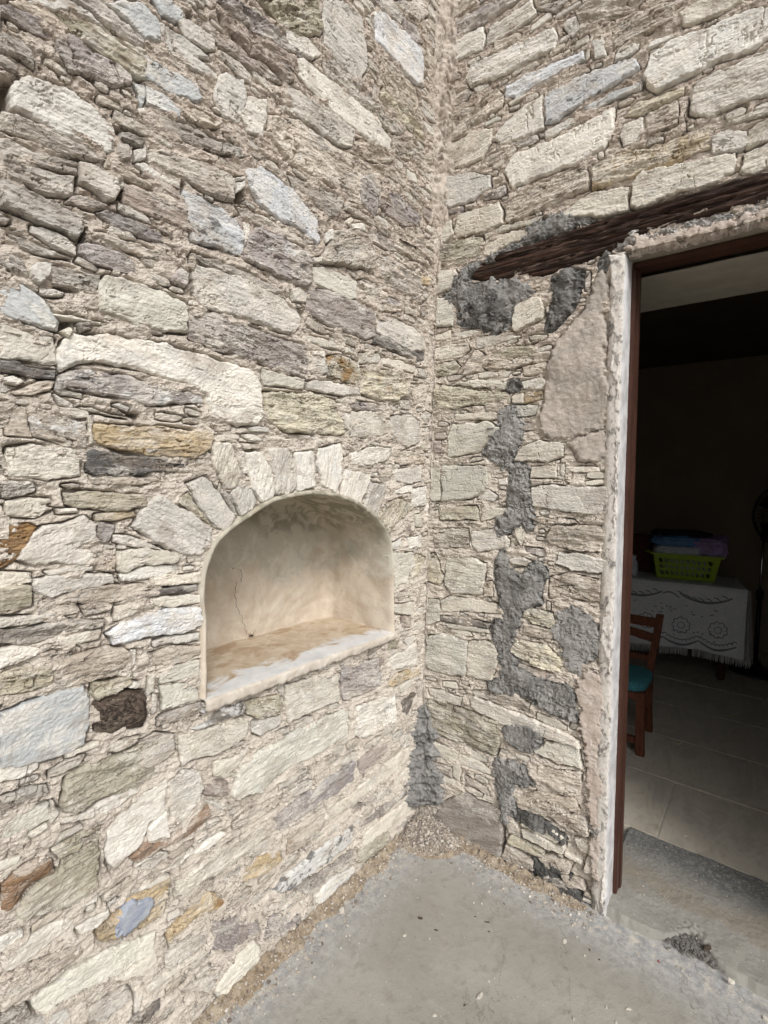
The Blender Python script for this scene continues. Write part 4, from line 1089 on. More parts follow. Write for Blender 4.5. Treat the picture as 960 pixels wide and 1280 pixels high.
# cracks in the back and cheek plaster: dark strips laid on it, painting the shade of the gaps
def crack(pts, wd=.0008):
    VV, QQ = [], []
    for i, p in enumerate(pts):
        for k in (-1, 1): VV.append((p[0]+k*wd*(.4+rnd.random()), p[1]-.0035, p[2]))
    for i in range(len(pts)-1): QQ.append((2*i, 2*i+1, 2*i+3, 2*i+2))
    return np_mesh('crack', np.array(VV), np.array(QQ))
def back(px, py):
    r = ray(px, py); t = (DEP-CAM[1])/r[1]; return CAM+r*t
M_CRACK = plain('crack_shadow_gap', (.05,.04,.03), .9)
def wig(P, n=7, a=.004):
    out = []
    for i in range(len(P)-1):
        for k in range(n): 
            t = k/n; out.append([P[i][j]*(1-t)+P[i+1][j]*t+(rnd.uniform(-a, a) if j != 1 else 0) for j in range(3)])
    return out+[list(P[-1])]
for pts in ([(293,727),(292,747),(295,760),(302,777),(306,792)], [(285,709),(300,712),(300,727)]):
    link('crack', crack([(p[0], p[1]-.006, p[2]) for p in wig([back(*q) for q in pts])]), M_CRACK, NI)
# sill slab
su0, su1 = A[0][0]-.008, A[-1][0]+.012
prof = [(DEP+.01, .884)]+[(y, .886) for y in np.linspace(DEP-.02, -.004, 26)]+[(-.016, .8856), (-.0205, .883), (-.022, .877), (-.022, .866), (-.022, .858), (-.021, .851), (-.017, .846), (-.004, .845), (.03, .846)]
us = np.linspace(su0, su1, 200); V = []
for i, u in enumerate(us):
    k = (u-su0)/(su1-su0); jag = .010*fbm(np.array([u*16.]), np.array([0.]), 4, 91)[0]+.004*fbm(np.array([u*70.]), np.array([3.]), 2, 92)[0]; th = .036-.008*k
    for y, z in prof:
        f = (.886-z)/.041; zz = .886-f*th+jag*f*.8 if f > .25 else z
        V.append((u, y+(.35*jag+.004*fbm(np.array([u*40.]), np.array([z*60.]), 3, 95)[0] if y < 0 else 0), zz+.0035*fbm(np.array([u*9]), np.array([y*9]), 2, 93)[0]-.006*k*0))
V = np.array(V); n, m = len(us), len(prof); I = np.arange(n*m).reshape(n, m)
Q = np.stack([I[:-1, :-1], I[:-1, 1:], I[1:, 1:], I[1:, :-1]], -1).reshape(-1, 4)[:, ::-1]
N = NT('sill_marble', .55); v = N.coord(False); sx = N.new('ShaderNodeSeparateXYZ'); N.put(sx.inputs[0], v)
a = N.noise(v, 7, 9, .65, (1, 1.6, 1), .7); b = N.noise(v, 22, 8, .65, None, .5); f = N.noise(v, 120, 4, .7)
yy = N.math('ADD', sx.outputs[1], N.math('MULTIPLY', N.math('SUBTRACT', a, .5), .32))
c = N.mix(N.rng(b, .35, .65), (.60,.60,.60), (.70,.69,.68))
c = N.mix(N.rng(yy, .045, .09), c, N.mix(N.rng(b, .38, .62), (.46,.365,.26), (.57,.48,.375)))
c = N.mix(N.math('MULTIPLY', N.math('MULTIPLY', N.rng(yy, .05, .1), N.rng(a, .50, .60)), .7), c, (.34,.23,.14))
c = N.mix(N.rng(sx.outputs[1], -.010, -.016), c, N.mix(N.rng(b, .4, .6), (.54,.48,.41), (.63,.575,.505)))
c = N.mix(N.rng(f, .6, .74, 0, .35), c, (.25,.19,.13))
M_SILL = N.done(c, N.bump(f, .001, .6, N.bump(b, .004, .6)))
link('niche_sill', np_mesh('niche_sill', V, Q), M_SILL, NI)

# solid cores behind the faces (keep daylight out of the wall)
M_CORE = plain('wall_rubble_core', (.3,.26,.21), .95)
def box_obj(name, boxes, mat, parent=None, bev=0):
    bm = bmesh.new()
    for b in boxes: add_box(bm, *b, bev=bev)
    return link(name, bm_mesh(name, bm), mat, parent)
nu0, nu1 = A[:, 0].min()-.03, A[:, 0].max()+.03
box_obj('wall_core', [(-2.4, nu0, .05, .6, -.1, 3.75), (nu1, .45, .05, .6, -.1, 3.75), (nu0, nu1, .05, .6, -.1, .84), (nu0, nu1, .05, .6, 1.49, 3.75), (nu0, nu1, DEP+.06, .6, .84, 1.49)], M_CORE, LW)
core = box_obj('wall_core', [(-.04, .715, .05, FR+.05, -.1, 3.75), (-.04, .55, FR+.05, .498, -.1, 3.75), (.735, 1.70, .05, .498, SOFFIT+.02, 3.75), (.55, .735, FR+.05, .498, SOFFIT+.02, 3.75), (1.70, 2.6, .05, .498, -.1, 3.75)], M_CORE, RW)
# reveal of the doorway: rendered jamb and soffit, in the wall's own axes (u to the right, y into the wall)
M_REVEAL = plain('whitewashed_render', (.54,.53,.53), .75, .22, 18, .001)
def slab(name, corners, mat, parent, n=24, amp=.002, seed=1):
    a, b, c, d = (np.array(q, float) for q in corners); s, t = np.meshgrid(np.linspace(0, 1, n), np.linspace(0, 1, n), indexing='ij')
    P = a*((1-s)*(1-t))[..., None]+b*(s*(1-t))[..., None]+c*(s*t)[..., None]+d*((1-s)*t)[..., None]
    nr = np.cross(b-a, d-a); nr /= np.linalg.norm(nr); P = P+nr*(fbm(s*6, t*6, 3, seed)*amp)[..., None]
    I = np.arange(n*n).reshape(n, n); Q = np.stack([I[:-1, :-1], I[1:, :-1], I[1:, 1:], I[:-1, 1:]], -1).reshape(-1, 4)
    return link(name, np_mesh(name, P.reshape(-1, 3), Q), mat, parent)
zz_ = np.linspace(-.01, SOFFIT+.004, 300); pr_ = np.array([(-.05, .03), (-.046, -.003), (-.03, -.0075), (-.014, -.0095), (-.006, -.010), (-.002, -.008), (0, -.003)]+[(.002, y) for y in np.linspace(.004, FR+.08, 12)])
P = np.stack([np.stack([jamb_u(z)+pr_[:, 0], pr_[:, 1], np.full(len(pr_), z)], 1) for z in zz_])
dn = fbm(P[..., 2]*9, P[..., 1]*9, 4, 71)*.004+fbm(P[..., 2]*45, P[..., 1]*45+P[..., 0]*45, 3, 72)*.0025
wgt = np.clip((P[..., 1]-0)/.02, 0, 1); P[..., 0] -= dn*(.25+.75*(1-wgt)); P[..., 1] -= np.abs(dn)*(1-wgt)*.8
for nm_, P2, mt_ in (('whitewashed_edge', P[:, :6], M_EDGE), ('door_reveal', P[:, 5:], M_REVEAL)):
    I = np.arange(P2.shape[0]*P2.shape[1]).reshape(P2.shape[:2]); Q = np.stack([I[:-1, :-1], I[:-1, 1:], I[1:, 1:], I[1:, :-1]], -1).reshape(-1, 4)
    link(nm_, np_mesh(nm_, P2.reshape(-1, 3), Q), mt_, RW)
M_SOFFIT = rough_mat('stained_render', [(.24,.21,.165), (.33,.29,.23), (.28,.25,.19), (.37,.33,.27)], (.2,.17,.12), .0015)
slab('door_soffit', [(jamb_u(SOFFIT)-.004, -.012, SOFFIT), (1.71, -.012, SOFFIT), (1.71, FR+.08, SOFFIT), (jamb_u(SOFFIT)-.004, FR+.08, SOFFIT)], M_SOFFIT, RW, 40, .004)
slab('door_reveal', [(1.70, FR+.08, -.01), (1.70, -.012, -.01), (1.70, -.012, SOFFIT+.004), (1.70, FR+.08, SOFFIT+.004)], M_REVEAL, RW, 30, .003)
M_RENDER = plain('inner_render', (.36,.33,.28), .85, .08)
slab('inner_reveal', [(.762, FR+.06, -.01), (.58, .50, -.01), (.56, .50, 2.22), (.722, FR+.06, 2.22)], M_RENDER, RW)
slab('inner_soffit', [(.58, FR+.06, 2.20), (1.71, FR+.06, 2.20), (1.71, .50, 2.20), (.58, .50, 2.20)], M_RENDER, RW)
# ---------------------------------------------------------------- brown door frame
M_FRAME = plain('brown_frame_paint', (.062,.028,.019), .45, .15, 12, .0006)
DF = setp(empty('door_frame', (FR+.02, -1.2, 0)), 'narrow brown painted frame set inside the doorway', 'door frame')
def frame_member(name, lo, hi):
    bm = bmesh.new(); add_box(bm, *lo, bev=.003); add_box(bm, *hi, bev=.002); o = link(name, bm_mesh(name, bm), M_FRAME, DF); return o
def leanbox(name, u0, u1, x0, x1, z0, z1):
    bm = bmesh.new()
    vs = add_box(bm, x0, x1, -u1, -u0, z0, z1, .003)
    for v in bm.verts: v.co.y += .0188*v.co.z+.0; v.co -= Vector((FR+.02, -1.2, 0))
    return link(name, bm_mesh(name, bm), M_FRAME, DF)
leanbox('frame_jamb', .765, .787, FR, FR+.035, .028, SOFFIT); leanbox('rebate', .768, .792, FR+.035, FR+.065, .028, SOFFIT-.01)
leanbox('frame_jamb', 1.665, 1.698, FR, FR+.065, .028, SOFFIT)
bm = bmesh.new(); add_box(bm, FR, FR+.065, -1.699, -.738, SOFFIT-.020, SOFFIT-.002, .003)
for v in bm.verts: v.co -= Vector((FR+.02, -1.2, 0))
link('frame_head', bm_mesh('frame_head', bm), M_FRAME, DF)

# ---------------------------------------------------------------- ground
N = NT('concrete_floor', .85); v = N.coord(False); sx = N.new('ShaderNodeSeparateXYZ'); N.put(sx.inputs[0], v)
a = N.noise(v, 3.0, 8, .6, None, .4); b = N.noise(v, 24, 8, .65); f = N.noise(v, 190, 4, .7)
c = N.mix(N.rng(a, .35, .65), (.29,.272,.235), (.35,.33,.29)); c = N.mix(N.rng(b, .5, .7, 0, .5), c, (.20,.18,.15))
dl_ = N.math('MULTIPLY', sx.outputs[1], -1.0); dr_ = N.math('MULTIPLY', sx.outputs[0], -1.0)
dm = N.math('MINIMUM', N.math('ADD', dl_, .04), N.math('MULTIPLY', dr_, 1.25))
dm = N.math('ADD', dm, N.math('MULTIPLY', N.math('SUBTRACT', N.noise(v, 9, 10, .7, None, .8), .5), .24))
c = N.mix(N.rng(dm, .33, .05), c, N.mix(N.rng(N.noise(v, 33, 9, .72), .38, .62), (.27,.272,.272), (.42,.415,.405)))
wh = N.noise(N.vmath('ADD', v, (3, 3, 3)), 34, 12, .82)
c = N.mix(N.math('MULTIPLY', N.rng(dm, .22, .06), N.rng(wh, .49, .60, 0, .9)), c, (.55,.50,.43))
c = N.mix(N.rng(N.noise(N.vmath('ADD', v, (6, 2, 1)), 7, 9, .7, None, .5), .58, .68, 0, .4), c, (.20,.175,.14))
c = N.mix(N.rng(N.noise(N.vmath('ADD', v, (1, 5, 1)), 5, 8, .72, None, .8), .60, .70, 0, .35), c, (.46,.44,.41))
hc = N.rng(N.math('ABSOLUTE', N.math('SUBTRACT', N.noise(N.vmath('ADD', v, (8, 8, 0)), 1.6, 9, .58, None, .3), .5)), 0, .0022, 1, 0); c = N.mix(N.math('MULTIPLY', hc, .6), c, (.12,.105,.085))
c = N.mix(N.rng(N.noise(v, 75, 3, .6), .66, .72, 0, .5), c, (.14,.11,.08))
c = N.mix(N.rng(f, .62, .72, 0, .4), c, (.16,.145,.12))
M_FLOOR = N.done(c, N.bump(f, .0015, .7, N.bump(b, .006, .6, N.bump(N.noise(v, 7, 6, .6), .01, .4))))
bm = bmesh.new()
g = [-60, -20, -8, -3, -2, -1, 0, 2, 8, 20, 60]
vg = [[bm.verts.new((x, y, 0)) for y in g] for x in g]
for i in range(len(g)-1):
    for j in range(len(g)-1): bm.faces.new((vg[i][j], vg[i+1][j], vg[i+1][j+1], vg[i][j+1]))
setp(link('ground', bm_mesh('ground', bm), M_FLOOR), kind='structure')
# doorway threshold: a thin worn bed of screed with an eroded outer edge
N = NT('threshold_screed', .85); v = N.coord(False); sx = N.new('ShaderNodeSeparateXYZ'); N.put(sx.inputs[0], v)
a = N.noise(v, 5, 9, .65, None, .6); b = N.noise(v, 40, 7, .7); f = N.noise(v, 170, 4, .7); ag = N.noise(v, 95, 5, .75)
xx = N.math('ADD', sx.outputs[0], N.math('MULTIPLY', N.math('SUBTRACT', a, .5), .32))
c = N.mix(N.rng(a, .35, .65), (.26,.25,.225), (.33,.315,.28))
c = N.mix(N.math('MULTIPLY', N.rng(xx, .17, .2), N.rng(xx, .33, .24)), c, N.mix(.55, c, (.25,.205,.15)))
c = N.mix(N.rng(xx, .22, .44), c, N.mix(N.rng(ag, .45, .66), (.13,.13,.125), (.26,.25,.23)))
c = N.mix(N.rng(b, .55, .75, 0, .5), c, (.13,.12,.10)); c = N.mix(N.rng(f, .62, .72, 0, .4), c, (.40,.38,.35))
M_THR = N.done(c, N.bump(f, .0015, .7, N.bump(b, .007, .8)))
xs = np.linspace(-.02, .508, 120); ys = np.linspace(-.745, -1.75, 200); X, Y = np.meshgrid(xs, ys, indexing='ij')
ed = .012*fbm(Y*9, Y*0, 4, 33)+.006*fbm(Y*40, Y*0, 2, 34)-.004
bite = np.exp(-((Y+1.02)/.055)**2)*.075
Z = .026*np.clip((X-ed-bite)/.012, 0, 1)+fbm(X*7, Y*7, 4, 35)*.005*np.clip(X/.05, 0, 1)+fbm(X*60, Y*60, 3, 36)*.0012
Z = np.where((X-ed-bite > 0) & (X-ed-bite < .05), Z+np.exp(-((Y+1.02)/.05)**2)*fbm(X*80, Y*80, 3, 39)*.014, Z)
Z = np.where(X-ed-bite <= 0, -.004+.010*np.exp(-((Y+1.02)/.05)**2)*np.clip(X/.03, 0, 1), Z); Z[:, :] = np.maximum(Z, -.004)
I = np.arange(X.size).reshape(X.shape); Q = np.stack([I[:-1, :-1], I[:-1, 1:], I[1:, 1:], I[1:, :-1]], -1).reshape(-1, 4)[:, ::-1]
setp(link('threshold', np_mesh('threshold', np.stack([X, Y, Z], -1).reshape(-1, 3), Q), M_THR), kind='structure')

# ---------------------------------------------------------------- soil, rubble and grit along the wall feet
def base_h(X, Y):
    dl = -Y; dr = -X
    h = .022*np.clip(1-dl/(.052+.04*fbm(X*7, X*0, 3, 41)), 0, 1)*np.clip((X+1.3)/.2, 0, 1)
    h = np.maximum(h, .018*np.clip(1-dr/(.06+.03*fbm(Y*9, Y*0, 3, 42)), 0, 1)*np.clip((Y+.72)/.15, 0, 1))
    rr = np.hypot(X+.05, (Y+.07)*.85)
    h = np.maximum(h, .07*np.clip(1-rr/.15, 0, 1)**1.2)
    return h+(fbm(X*30, Y*30, 4, 43)*.016+fbm(X*110, Y*110, 2, 44)*.006)*np.clip(h/.01, 0, 1)
def soil_mesh(name, x0, x1, y0, y1, step, mat):
    X, Y = np.meshgrid(np.arange(x0, x1, step), np.arange(y0, y1, step), indexing='ij'); Z = base_h(X, Y)
    keep = Z > .0008; cell = keep[:-1, :-1] | keep[1:, :-1] | keep[:-1, 1:] | keep[1:, 1:]; Z = np.where(keep, Z, -.002)
    use = np.zeros(X.shape, bool); use[:-1, :-1] |= cell; use[1:, :-1] |= cell; use[:-1, 1:] |= cell; use[1:, 1:] |= cell
    idx = -np.ones(X.shape, np.int64); idx[use] = np.arange(use.sum()); ci, cj = np.nonzero(cell)
    Q = np.stack([idx[ci, cj], idx[ci+1, cj], idx[ci+1, cj+1], idx[ci, cj+1]], 1)
    return setp(link(name, np_mesh(name, np.stack([X[use], Y[use], Z[use]], 1), Q), mat), kind='stuff')
N = NT('sandy_soil', .95); v = N.coord(False); a = N.noise(v, 9, 8, .65); b = N.noise(v, 60, 6, .7); f = N.noise(v, 260, 3, .6)
sx = N.new('ShaderNodeSeparateXYZ'); N.put(sx.inputs[0], v)
rr_ = N.vmath('MULTIPLY', N.vmath('ADD', v, (.05, .07, 0)), (1, .85, 0)); ln = N.new('ShaderNodeVectorMath', operation='LENGTH'); N.put(ln.inputs[0], rr_)
c = N.mix(N.rng(a, .35, .65), (.30,.235,.165), (.40,.335,.255)); c = N.mix(N.rng(b, .46, .66, 0, .8), c, (.15,.105,.065))
c = N.mix(N.rng(N.math('ADD', ln.outputs['Value'], N.math('MULTIPLY', a, .1)),   .19, .14), c, N.mix(N.rng(b, .4, .62), (.25,.22,.19), (.12,.10,.085)))
c = N.mix(N.rng(f, .58, .68, 0, .6), c, (.56,.50,.43))
M_SOIL = N.done(c, N.bump(b, .008, .9, N.bump(f, .002, .8)))
soil_mesh('sandy_soil', -1.3, .0, -.30, .0, .005, M_SOIL)
soil_mesh('sandy_soil', -.11, .0, -.76, -.30, .005, M_SOIL)
# loose grit
GV, GQ, n0 = [], [], 0
ico = bmesh.new(); bmesh.ops.create_icosphere(ico, subdivisions=1, radius=1.0); iv = np.array([v.co[:] for v in ico.verts]); itri = np.array([[v.index for v in f.verts] for f in ico.faces]); ico.free()
nr = np.random.RandomState(4)
def grain(x, y, z, s):
    global n0
    q = iv*(1+nr.uniform(-.3, .3, (len(iv), 1)))*s*nr.uniform(.5, 1.2, 3); a = nr.uniform(0, 6.3); c, sn = math.cos(a), math.sin(a)
    q = np.stack([q[:, 0]*c-q[:, 1]*sn+x, q[:, 0]*sn+q[:, 1]*c+y, q[:, 2]*.75+z], 1); GV.append(q); GQ.append(itri+n0); n0 += len(q)
for k in range(5200):
    t = nr.rand()
    if t < .55: rad = .19*nr.rand()**.6; an = nr.uniform(math.pi, 1.5*math.pi); x, y = -.02+rad*math.cos(an), -.02+rad*math.sin(an)*1.1
    elif t < .8: x, y = nr.uniform(-1.15, 0), -abs(nr.normal(0, .07))-.01
    else: x, y = -abs(nr.normal(0, .06))-.01, nr.uniform(-.75, 0)
    s = nr.choice([.0016, .0025, .004, .006], p=[.4, .35, .19, .06])
    h = float(max(base_h(np.array([x]), np.array([y]))[0], 0)); grain(x, y, h+s*.3, s)
for k in range(500): x, y = nr.uniform(-1.2, -.02), nr.uniform(-1.3, -.05); grain(x, y, .0005, nr.choice([.0009, .0014, .002]))
for k in range(260): x, y = nr.uniform(.03, .5), nr.uniform(-1.3, -.8); grain(x, y, .027, nr.choice([.001, .0016, .0026]))
N = NT('grit', .9); g = N.new('ShaderNodeNewGeometry'); M_GRIT = N.done(N.ramp(g.outputs['Random Per Island'], [(0, (.50,.45,.38)), (.3, (.32,.26,.2)), (.5, (.62,.58,.52)), (.7, (.2,.16,.13)), (.85, (.42,.38,.34)), (1, (.13,.1,.08))]))
setp(link('loose_grit', np_mesh('loose_grit', np.concatenate(GV), np.concatenate(GQ), False), M_GRIT), kind='stuff')
GV, GQ, n0 = [], [], 0
for k in range(1500):
    t = nr.normal(0, .05); x, y = .040+nr.normal(0, .017)+.15*t*0, -1.02+t; grain(x, y, .010+nr.uniform(0, .013)*math.exp(-(t/.06)**2), nr.choice([.0022, .0035, .005]))
M_BROKEN = rough_mat('broken_screed', [(.10,.095,.09), (.20,.19,.175), (.14,.13,.12)], (.06,.055,.05), .004)
setp(link('broken_screed', np_mesh('broken_screed', np.concatenate(GV), np.concatenate(GQ), False), M_BROKEN), kind='stuff')
# flakes and scraps lying about, each a thing
def flake(px, py, L_, W_, T_, mat, label, cat, name, z=0.0, rot=None, group=None, seed=0):
    p = on_z(px, py, z); r2 = random.Random(seed*7+int(px)); n = 9; bm = bmesh.new(); top, bot = [], []
    for k in range(n):
        a = 2*math.pi*k/n; f = r2.uniform(.78, 1.1)
        x, y = math.cos(a)*L_/2*f, math.sin(a)*W_/2*f
        bot.append(bm.verts.new((x, y, 0))); top.append(bm.verts.new((x*.88, y*.88, T_*r2.uniform(.7, 1.2))))
    for k in range(n): bm.faces.new((bot[k], bot[(k+1) % n], top[(k+1) % n], top[k]))
    c = bm.verts.new((0, 0, T_*1.15))
    for k in range(n): bm.faces.new((top[k], top[(k+1) % n], c))
    bm.faces.new(bot[::-1])
    o = link(name, bm_mesh(name, bm), mat, None, (p[0], p[1], z+.0005), (0, 0, rot if rot is not None else r2.uniform(0, 3)))
    return setp(o, label, cat, group)
M_FLAKE = plain('pale_flake', (.52,.48,.42), .8, .25, 60); M_TWIG = plain('dry_bark', (.075,.055,.042), .9, .3, 60); M_RED = plain('red_scrap', (.30,.035,.03), .6)
flake(600, 1246, .028, .012, .004, M_FLAKE, 'largest pale leaf-shaped stone flake on the concrete floor near the bottom edge', 'stone flake', 'stone_flake', rot=-.2)
flake(427, 1139, .026, .020, .005, M_FLAKE, 'pale angular stone flake on the sandy soil beside the left wall', 'stone flake', 'stone_flake', z=.006, rot=.5)
flake(914, 1228, .020, .016, .008, M_FLAKE, 'chunky white stone chip on the broken threshold edge', 'stone flake', 'stone_flake', z=.012)
flake(706, 1177, .022, .014, .002, M_FLAKE, 'thin rounded lime flake on the floor below the right wall', 'stone flake', 'stone_flake')
flake(786, 1262, .018, .006, .003, M_FLAKE, 'thin pale stone splinter on the floor, right of the leaf-shaped flake', 'stone flake', 'stone_flake', rot=-.9)
flake(957, 1275, .020, .014, .004, M_FLAKE, 'pale stone flake at the bottom right end of the floor below the threshold', 'stone flake', 'stone_flake', rot=.9)
for i, (x, y, l) in enumerate([(506, 1170, .014), (537, 1174, .009), (611, 1227, .009), (618, 1223, .005), (592, 1129, .009), (602, 1130, .008), (655, 1140, .008), (721, 1172, .006), (731, 1195, .009), (543, 1270, .014), (758, 1260, .009), (717, 1274, .010), (853, 1214, .008), (927, 1250, .009), (770, 1279, .012)]):
    flake(x, y, l, l*.6, .003, M_FLAKE, 'small pale stone flake lying on the grey concrete floor', 'stone flake', 'stone_flake', group='small pale flakes scattered on the concrete floor', seed=i)
flake(884, 1186, .030, .016, .008, M_TWIG, 'dark brown bark scrap on the grey threshold', 'bark scrap', 'bark_scrap', z=.027, rot=-.7)
flake(823, 1202, .010, .005, .002, M_RED, 'tiny red scrap by the threshold edge', 'scrap', 'red_scrap')
for i, (x, y, l) in enumerate([(594, 1146, .008), (630, 1130, .008), (545, 1163, .014), (581, 1257, .009), (737, 1188, .009), (749, 1200, .008), (611, 1165, .008)]):
    flake(x, y, l, l*.3, .0025, M_TWIG, 'small dark plant scrap lying on the grey concrete floor', 'plant scrap', 'plant_scrap', group='dark plant scraps scattered on the floor', seed=i+40)

flake(525, 1148, .020, .009, .003, M_TWIG, 'dark wedge-shaped scrap on the floor nearest the sandy left wall foot', 'plant scrap', 'plant_scrap', rot=-1.2)
flake(609, 1153, .018, .004, .0025, M_TWIG, 'longest thin dark twig on the floor below the rubble corner', 'twig', 'twig', rot=-1.0)
# ---------------------------------------------------------------- the room beyond the doorway
RX0, RX1, RY0, RY1, RZ = .50, 3.95, -2.7, .9, 2.75
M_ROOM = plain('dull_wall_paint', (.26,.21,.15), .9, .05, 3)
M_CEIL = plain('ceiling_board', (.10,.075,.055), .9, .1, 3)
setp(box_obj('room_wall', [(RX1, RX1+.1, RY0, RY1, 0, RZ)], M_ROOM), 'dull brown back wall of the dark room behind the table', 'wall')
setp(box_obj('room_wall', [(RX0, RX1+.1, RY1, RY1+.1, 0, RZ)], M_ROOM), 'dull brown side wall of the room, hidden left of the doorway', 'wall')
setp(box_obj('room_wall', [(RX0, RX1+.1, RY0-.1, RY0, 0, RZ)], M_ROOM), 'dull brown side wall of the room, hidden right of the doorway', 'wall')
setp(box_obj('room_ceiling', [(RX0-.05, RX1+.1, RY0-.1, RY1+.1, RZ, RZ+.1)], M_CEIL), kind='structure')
box_obj('room_face', [(-.9, .60, .499, .51, 0, RZ), (1.71, 2.7, .499, .51, 0, RZ), (.60, 1.71, .499, .51, 2.21, RZ)], M_ROOM, RW)
# big slate paving slabs, one by one
N = NT('slate_paving', .5); v = N.coord(); a = N.noise(v, 3, 9, .65, (1, 2.5, 1), .8); b = N.noise(v, 30, 6, .7)
c = N.ramp(N.rng(a, .3, .7, smooth=False), [(0, (.36,.315,.25)), (.4, (.49,.445,.375)), (.7, (.40,.365,.31)), (1, (.53,.455,.35))]); c = N.mix(N.rng(b, .55, .75, 0, .4), c, (.14,.12,.10))
M_PAVE = N.done(c, N.bump(b, .002, .6, N.bump(a, .012, .5)))
RF = empty('room_floor', (RX0, 0, 0)); RF['kind'] = 'structure'
M_JOINT = plain('pale_joint', (.45,.425,.37), .9)
box_obj('joint_bed', [(.506-RX0, RX1-RX0, RY0, RY1, -.02, .019)], M_JOINT, RF)
xb = [.512, 1.02, 1.52, 2.05, 2.6, 3.2, 3.9]; k = 0
for i in range(len(xb)-1):
    y = RY1-rnd.uniform(0, .3)
    ybreaks = [RY1]
    if i == 0: ybreaks = [.9, .2, -.33, -.845, -1.55, -2.2, -2.7]
    else:
        while ybreaks[-1] > RY0+.5: ybreaks.append(ybreaks[-1]-rnd.uniform(.55, .95))
        ybreaks[-1] = RY0
    for j in range(len(ybreaks)-1):
        bm = bmesh.new(); x0, x1, y1, y0 = xb[i]+.003-RX0, xb[i+1]-.003-RX0, ybreaks[j]-.003, ybreaks[j+1]+.003
        add_box(bm, x0, x1, y0, y1, .0, .0235+rnd.uniform(-.001, .002), .003); link('paving_slab', bm_mesh('paving_slab', bm), M_PAVE, RF)
FZ = .024
# table under a lace cloth
FRc, FLc = np.array([2.75, -1.02]), np.array([2.60, -.10]); e1 = (FLc-FRc)/np.linalg.norm(FLc-FRc); e2 = np.array([e1[1], -e1[0]]); TW, TD, TZ = 1.25, .62, .765
if e2[0] < 0: e2 = -e2
def tp(s, t, z): p = FRc+e1*s+e2*t; return Vector((p[0], p[1], z))
M_DARKW = wood_mat('dark_varnished_wood', (.05,.018,.010), (.11,.042,.022), (.14,.08,.05))
T = setp(empty('table', tp(TW/2, TD/2, FZ)), 'wooden table hidden under the long white lace cloth', 'table'); To = Vector(T.location)
def part_box(name, c0, c1, mat, par, off, M=None, bev=.004):
    bm = bmesh.new(); add_box(bm, *[k for q in zip(c0, c1) for k in q], bev=bev, M=M); return link(name, bm_mesh(name, bm), mat, par)
Mt = Matrix(((e1[0], e2[0], 0), (e1[1], e2[1], 0), (0, 0, 1))).to_4x4()
part_box('tabletop', (-TW/2+.01, -TD/2+.01, TZ-FZ-.04), (TW/2-.01, TD/2-.01, TZ-FZ-.006), M_DARKW, T, None, Mt)
for s in (-1, 1):
    for t in (-1, 1):
        bm = bmesh.new(); add_tube(bm, [Mt @ Vector((s*(TW/2-.09), t*(TD/2-.12), z)) for z in (0, .03, .06, .1, .4, .62, .725)], [.022, .03, .024, .030, .036, .034, .04], 12)
        link('leg', bm_mesh('leg', bm, True), M_DARKW, T)
N = NT('lace_cloth', .9); v = N.coord(); w1 = N.noise(v, 300, 2, .5, (1, 1, .3)); w2 = N.noise(v, 14, 4, .6)
c = N.mix(N.rng(w1, .4, .6), (.66,.67,.68), (.82,.82,.82)); c = N.mix(N.rng(w2, .4, .6, 0, .25), c, (.46,.55,.60)); M_LACE = N.done(c)
TC = setp(empty('tablecloth', tp(TW/2, TD/2, TZ)), 'long white lace tablecloth with a fringed hem', 'tablecloth'); Tc = Vector(TC.location)
HZ = .25
def wave(s): return .012*math.sin(s*17)+.008*math.sin(s*39+1)
VV, QQ = [], []
ns = 90
def hemz(s): return HZ-.0+.02*math.sin(s*5)
rows = []
for i in range(ns+1):
    s = -.03+(TW+.06)*i/ns; col = []
    for k in range(5): col.append(tp(s, TD-(TD-.012)*k/4, TZ+.0))
    col.append(tp(s, .002, TZ-.004)); 
    for k in range(1, 13):
        f = k/12; z = TZ-.004-(TZ-hemz(s))*f; col.append(tp(s, -.004-.05*f*f*.5-wave(s)*f, z))
    rows.append(col)
VV = np.array([[list(q-Tc) for q in col] for col in rows]); n, m = VV.shape[:2]; I = np.arange(n*m).reshape(n, m)
Q = np.stack([I[:-1, :-1], I[1:, :-1], I[1:, 1:], I[:-1, 1:]], -1).reshape(-1, 4)
link('cloth', np_mesh('cloth', VV.reshape(-1, 3), Q), M_LACE, TC)
side = []
for i in range(31):
    t = -.004+(TD+.004)*i/30; col = []
    for k in range(13):
        f = k/12; z = TZ-.003-(TZ-HZ)*f; bell = .02*f+.035*f*math.sin(t*26+.5)*min(1, i/4)
        col.append(tp(-.03-bell*(1 if i else .6)-.0, t-(.03*f if i < 3 else 0), z))
    side.append(col)
VV = np.array([[list(q-Tc) for q in col] for col in side]); n, m = VV.shape[:2]; I = np.arange(n*m).reshape(n, m)
Q = np.stack([I[:-1, :-1], I[1:, :-1], I[1:, 1:], I[:-1, 1:]], -1).reshape(-1, 4)
link('side_drop', np_mesh('side_drop', VV.reshape(-1, 3), Q), M_LACE, TC)
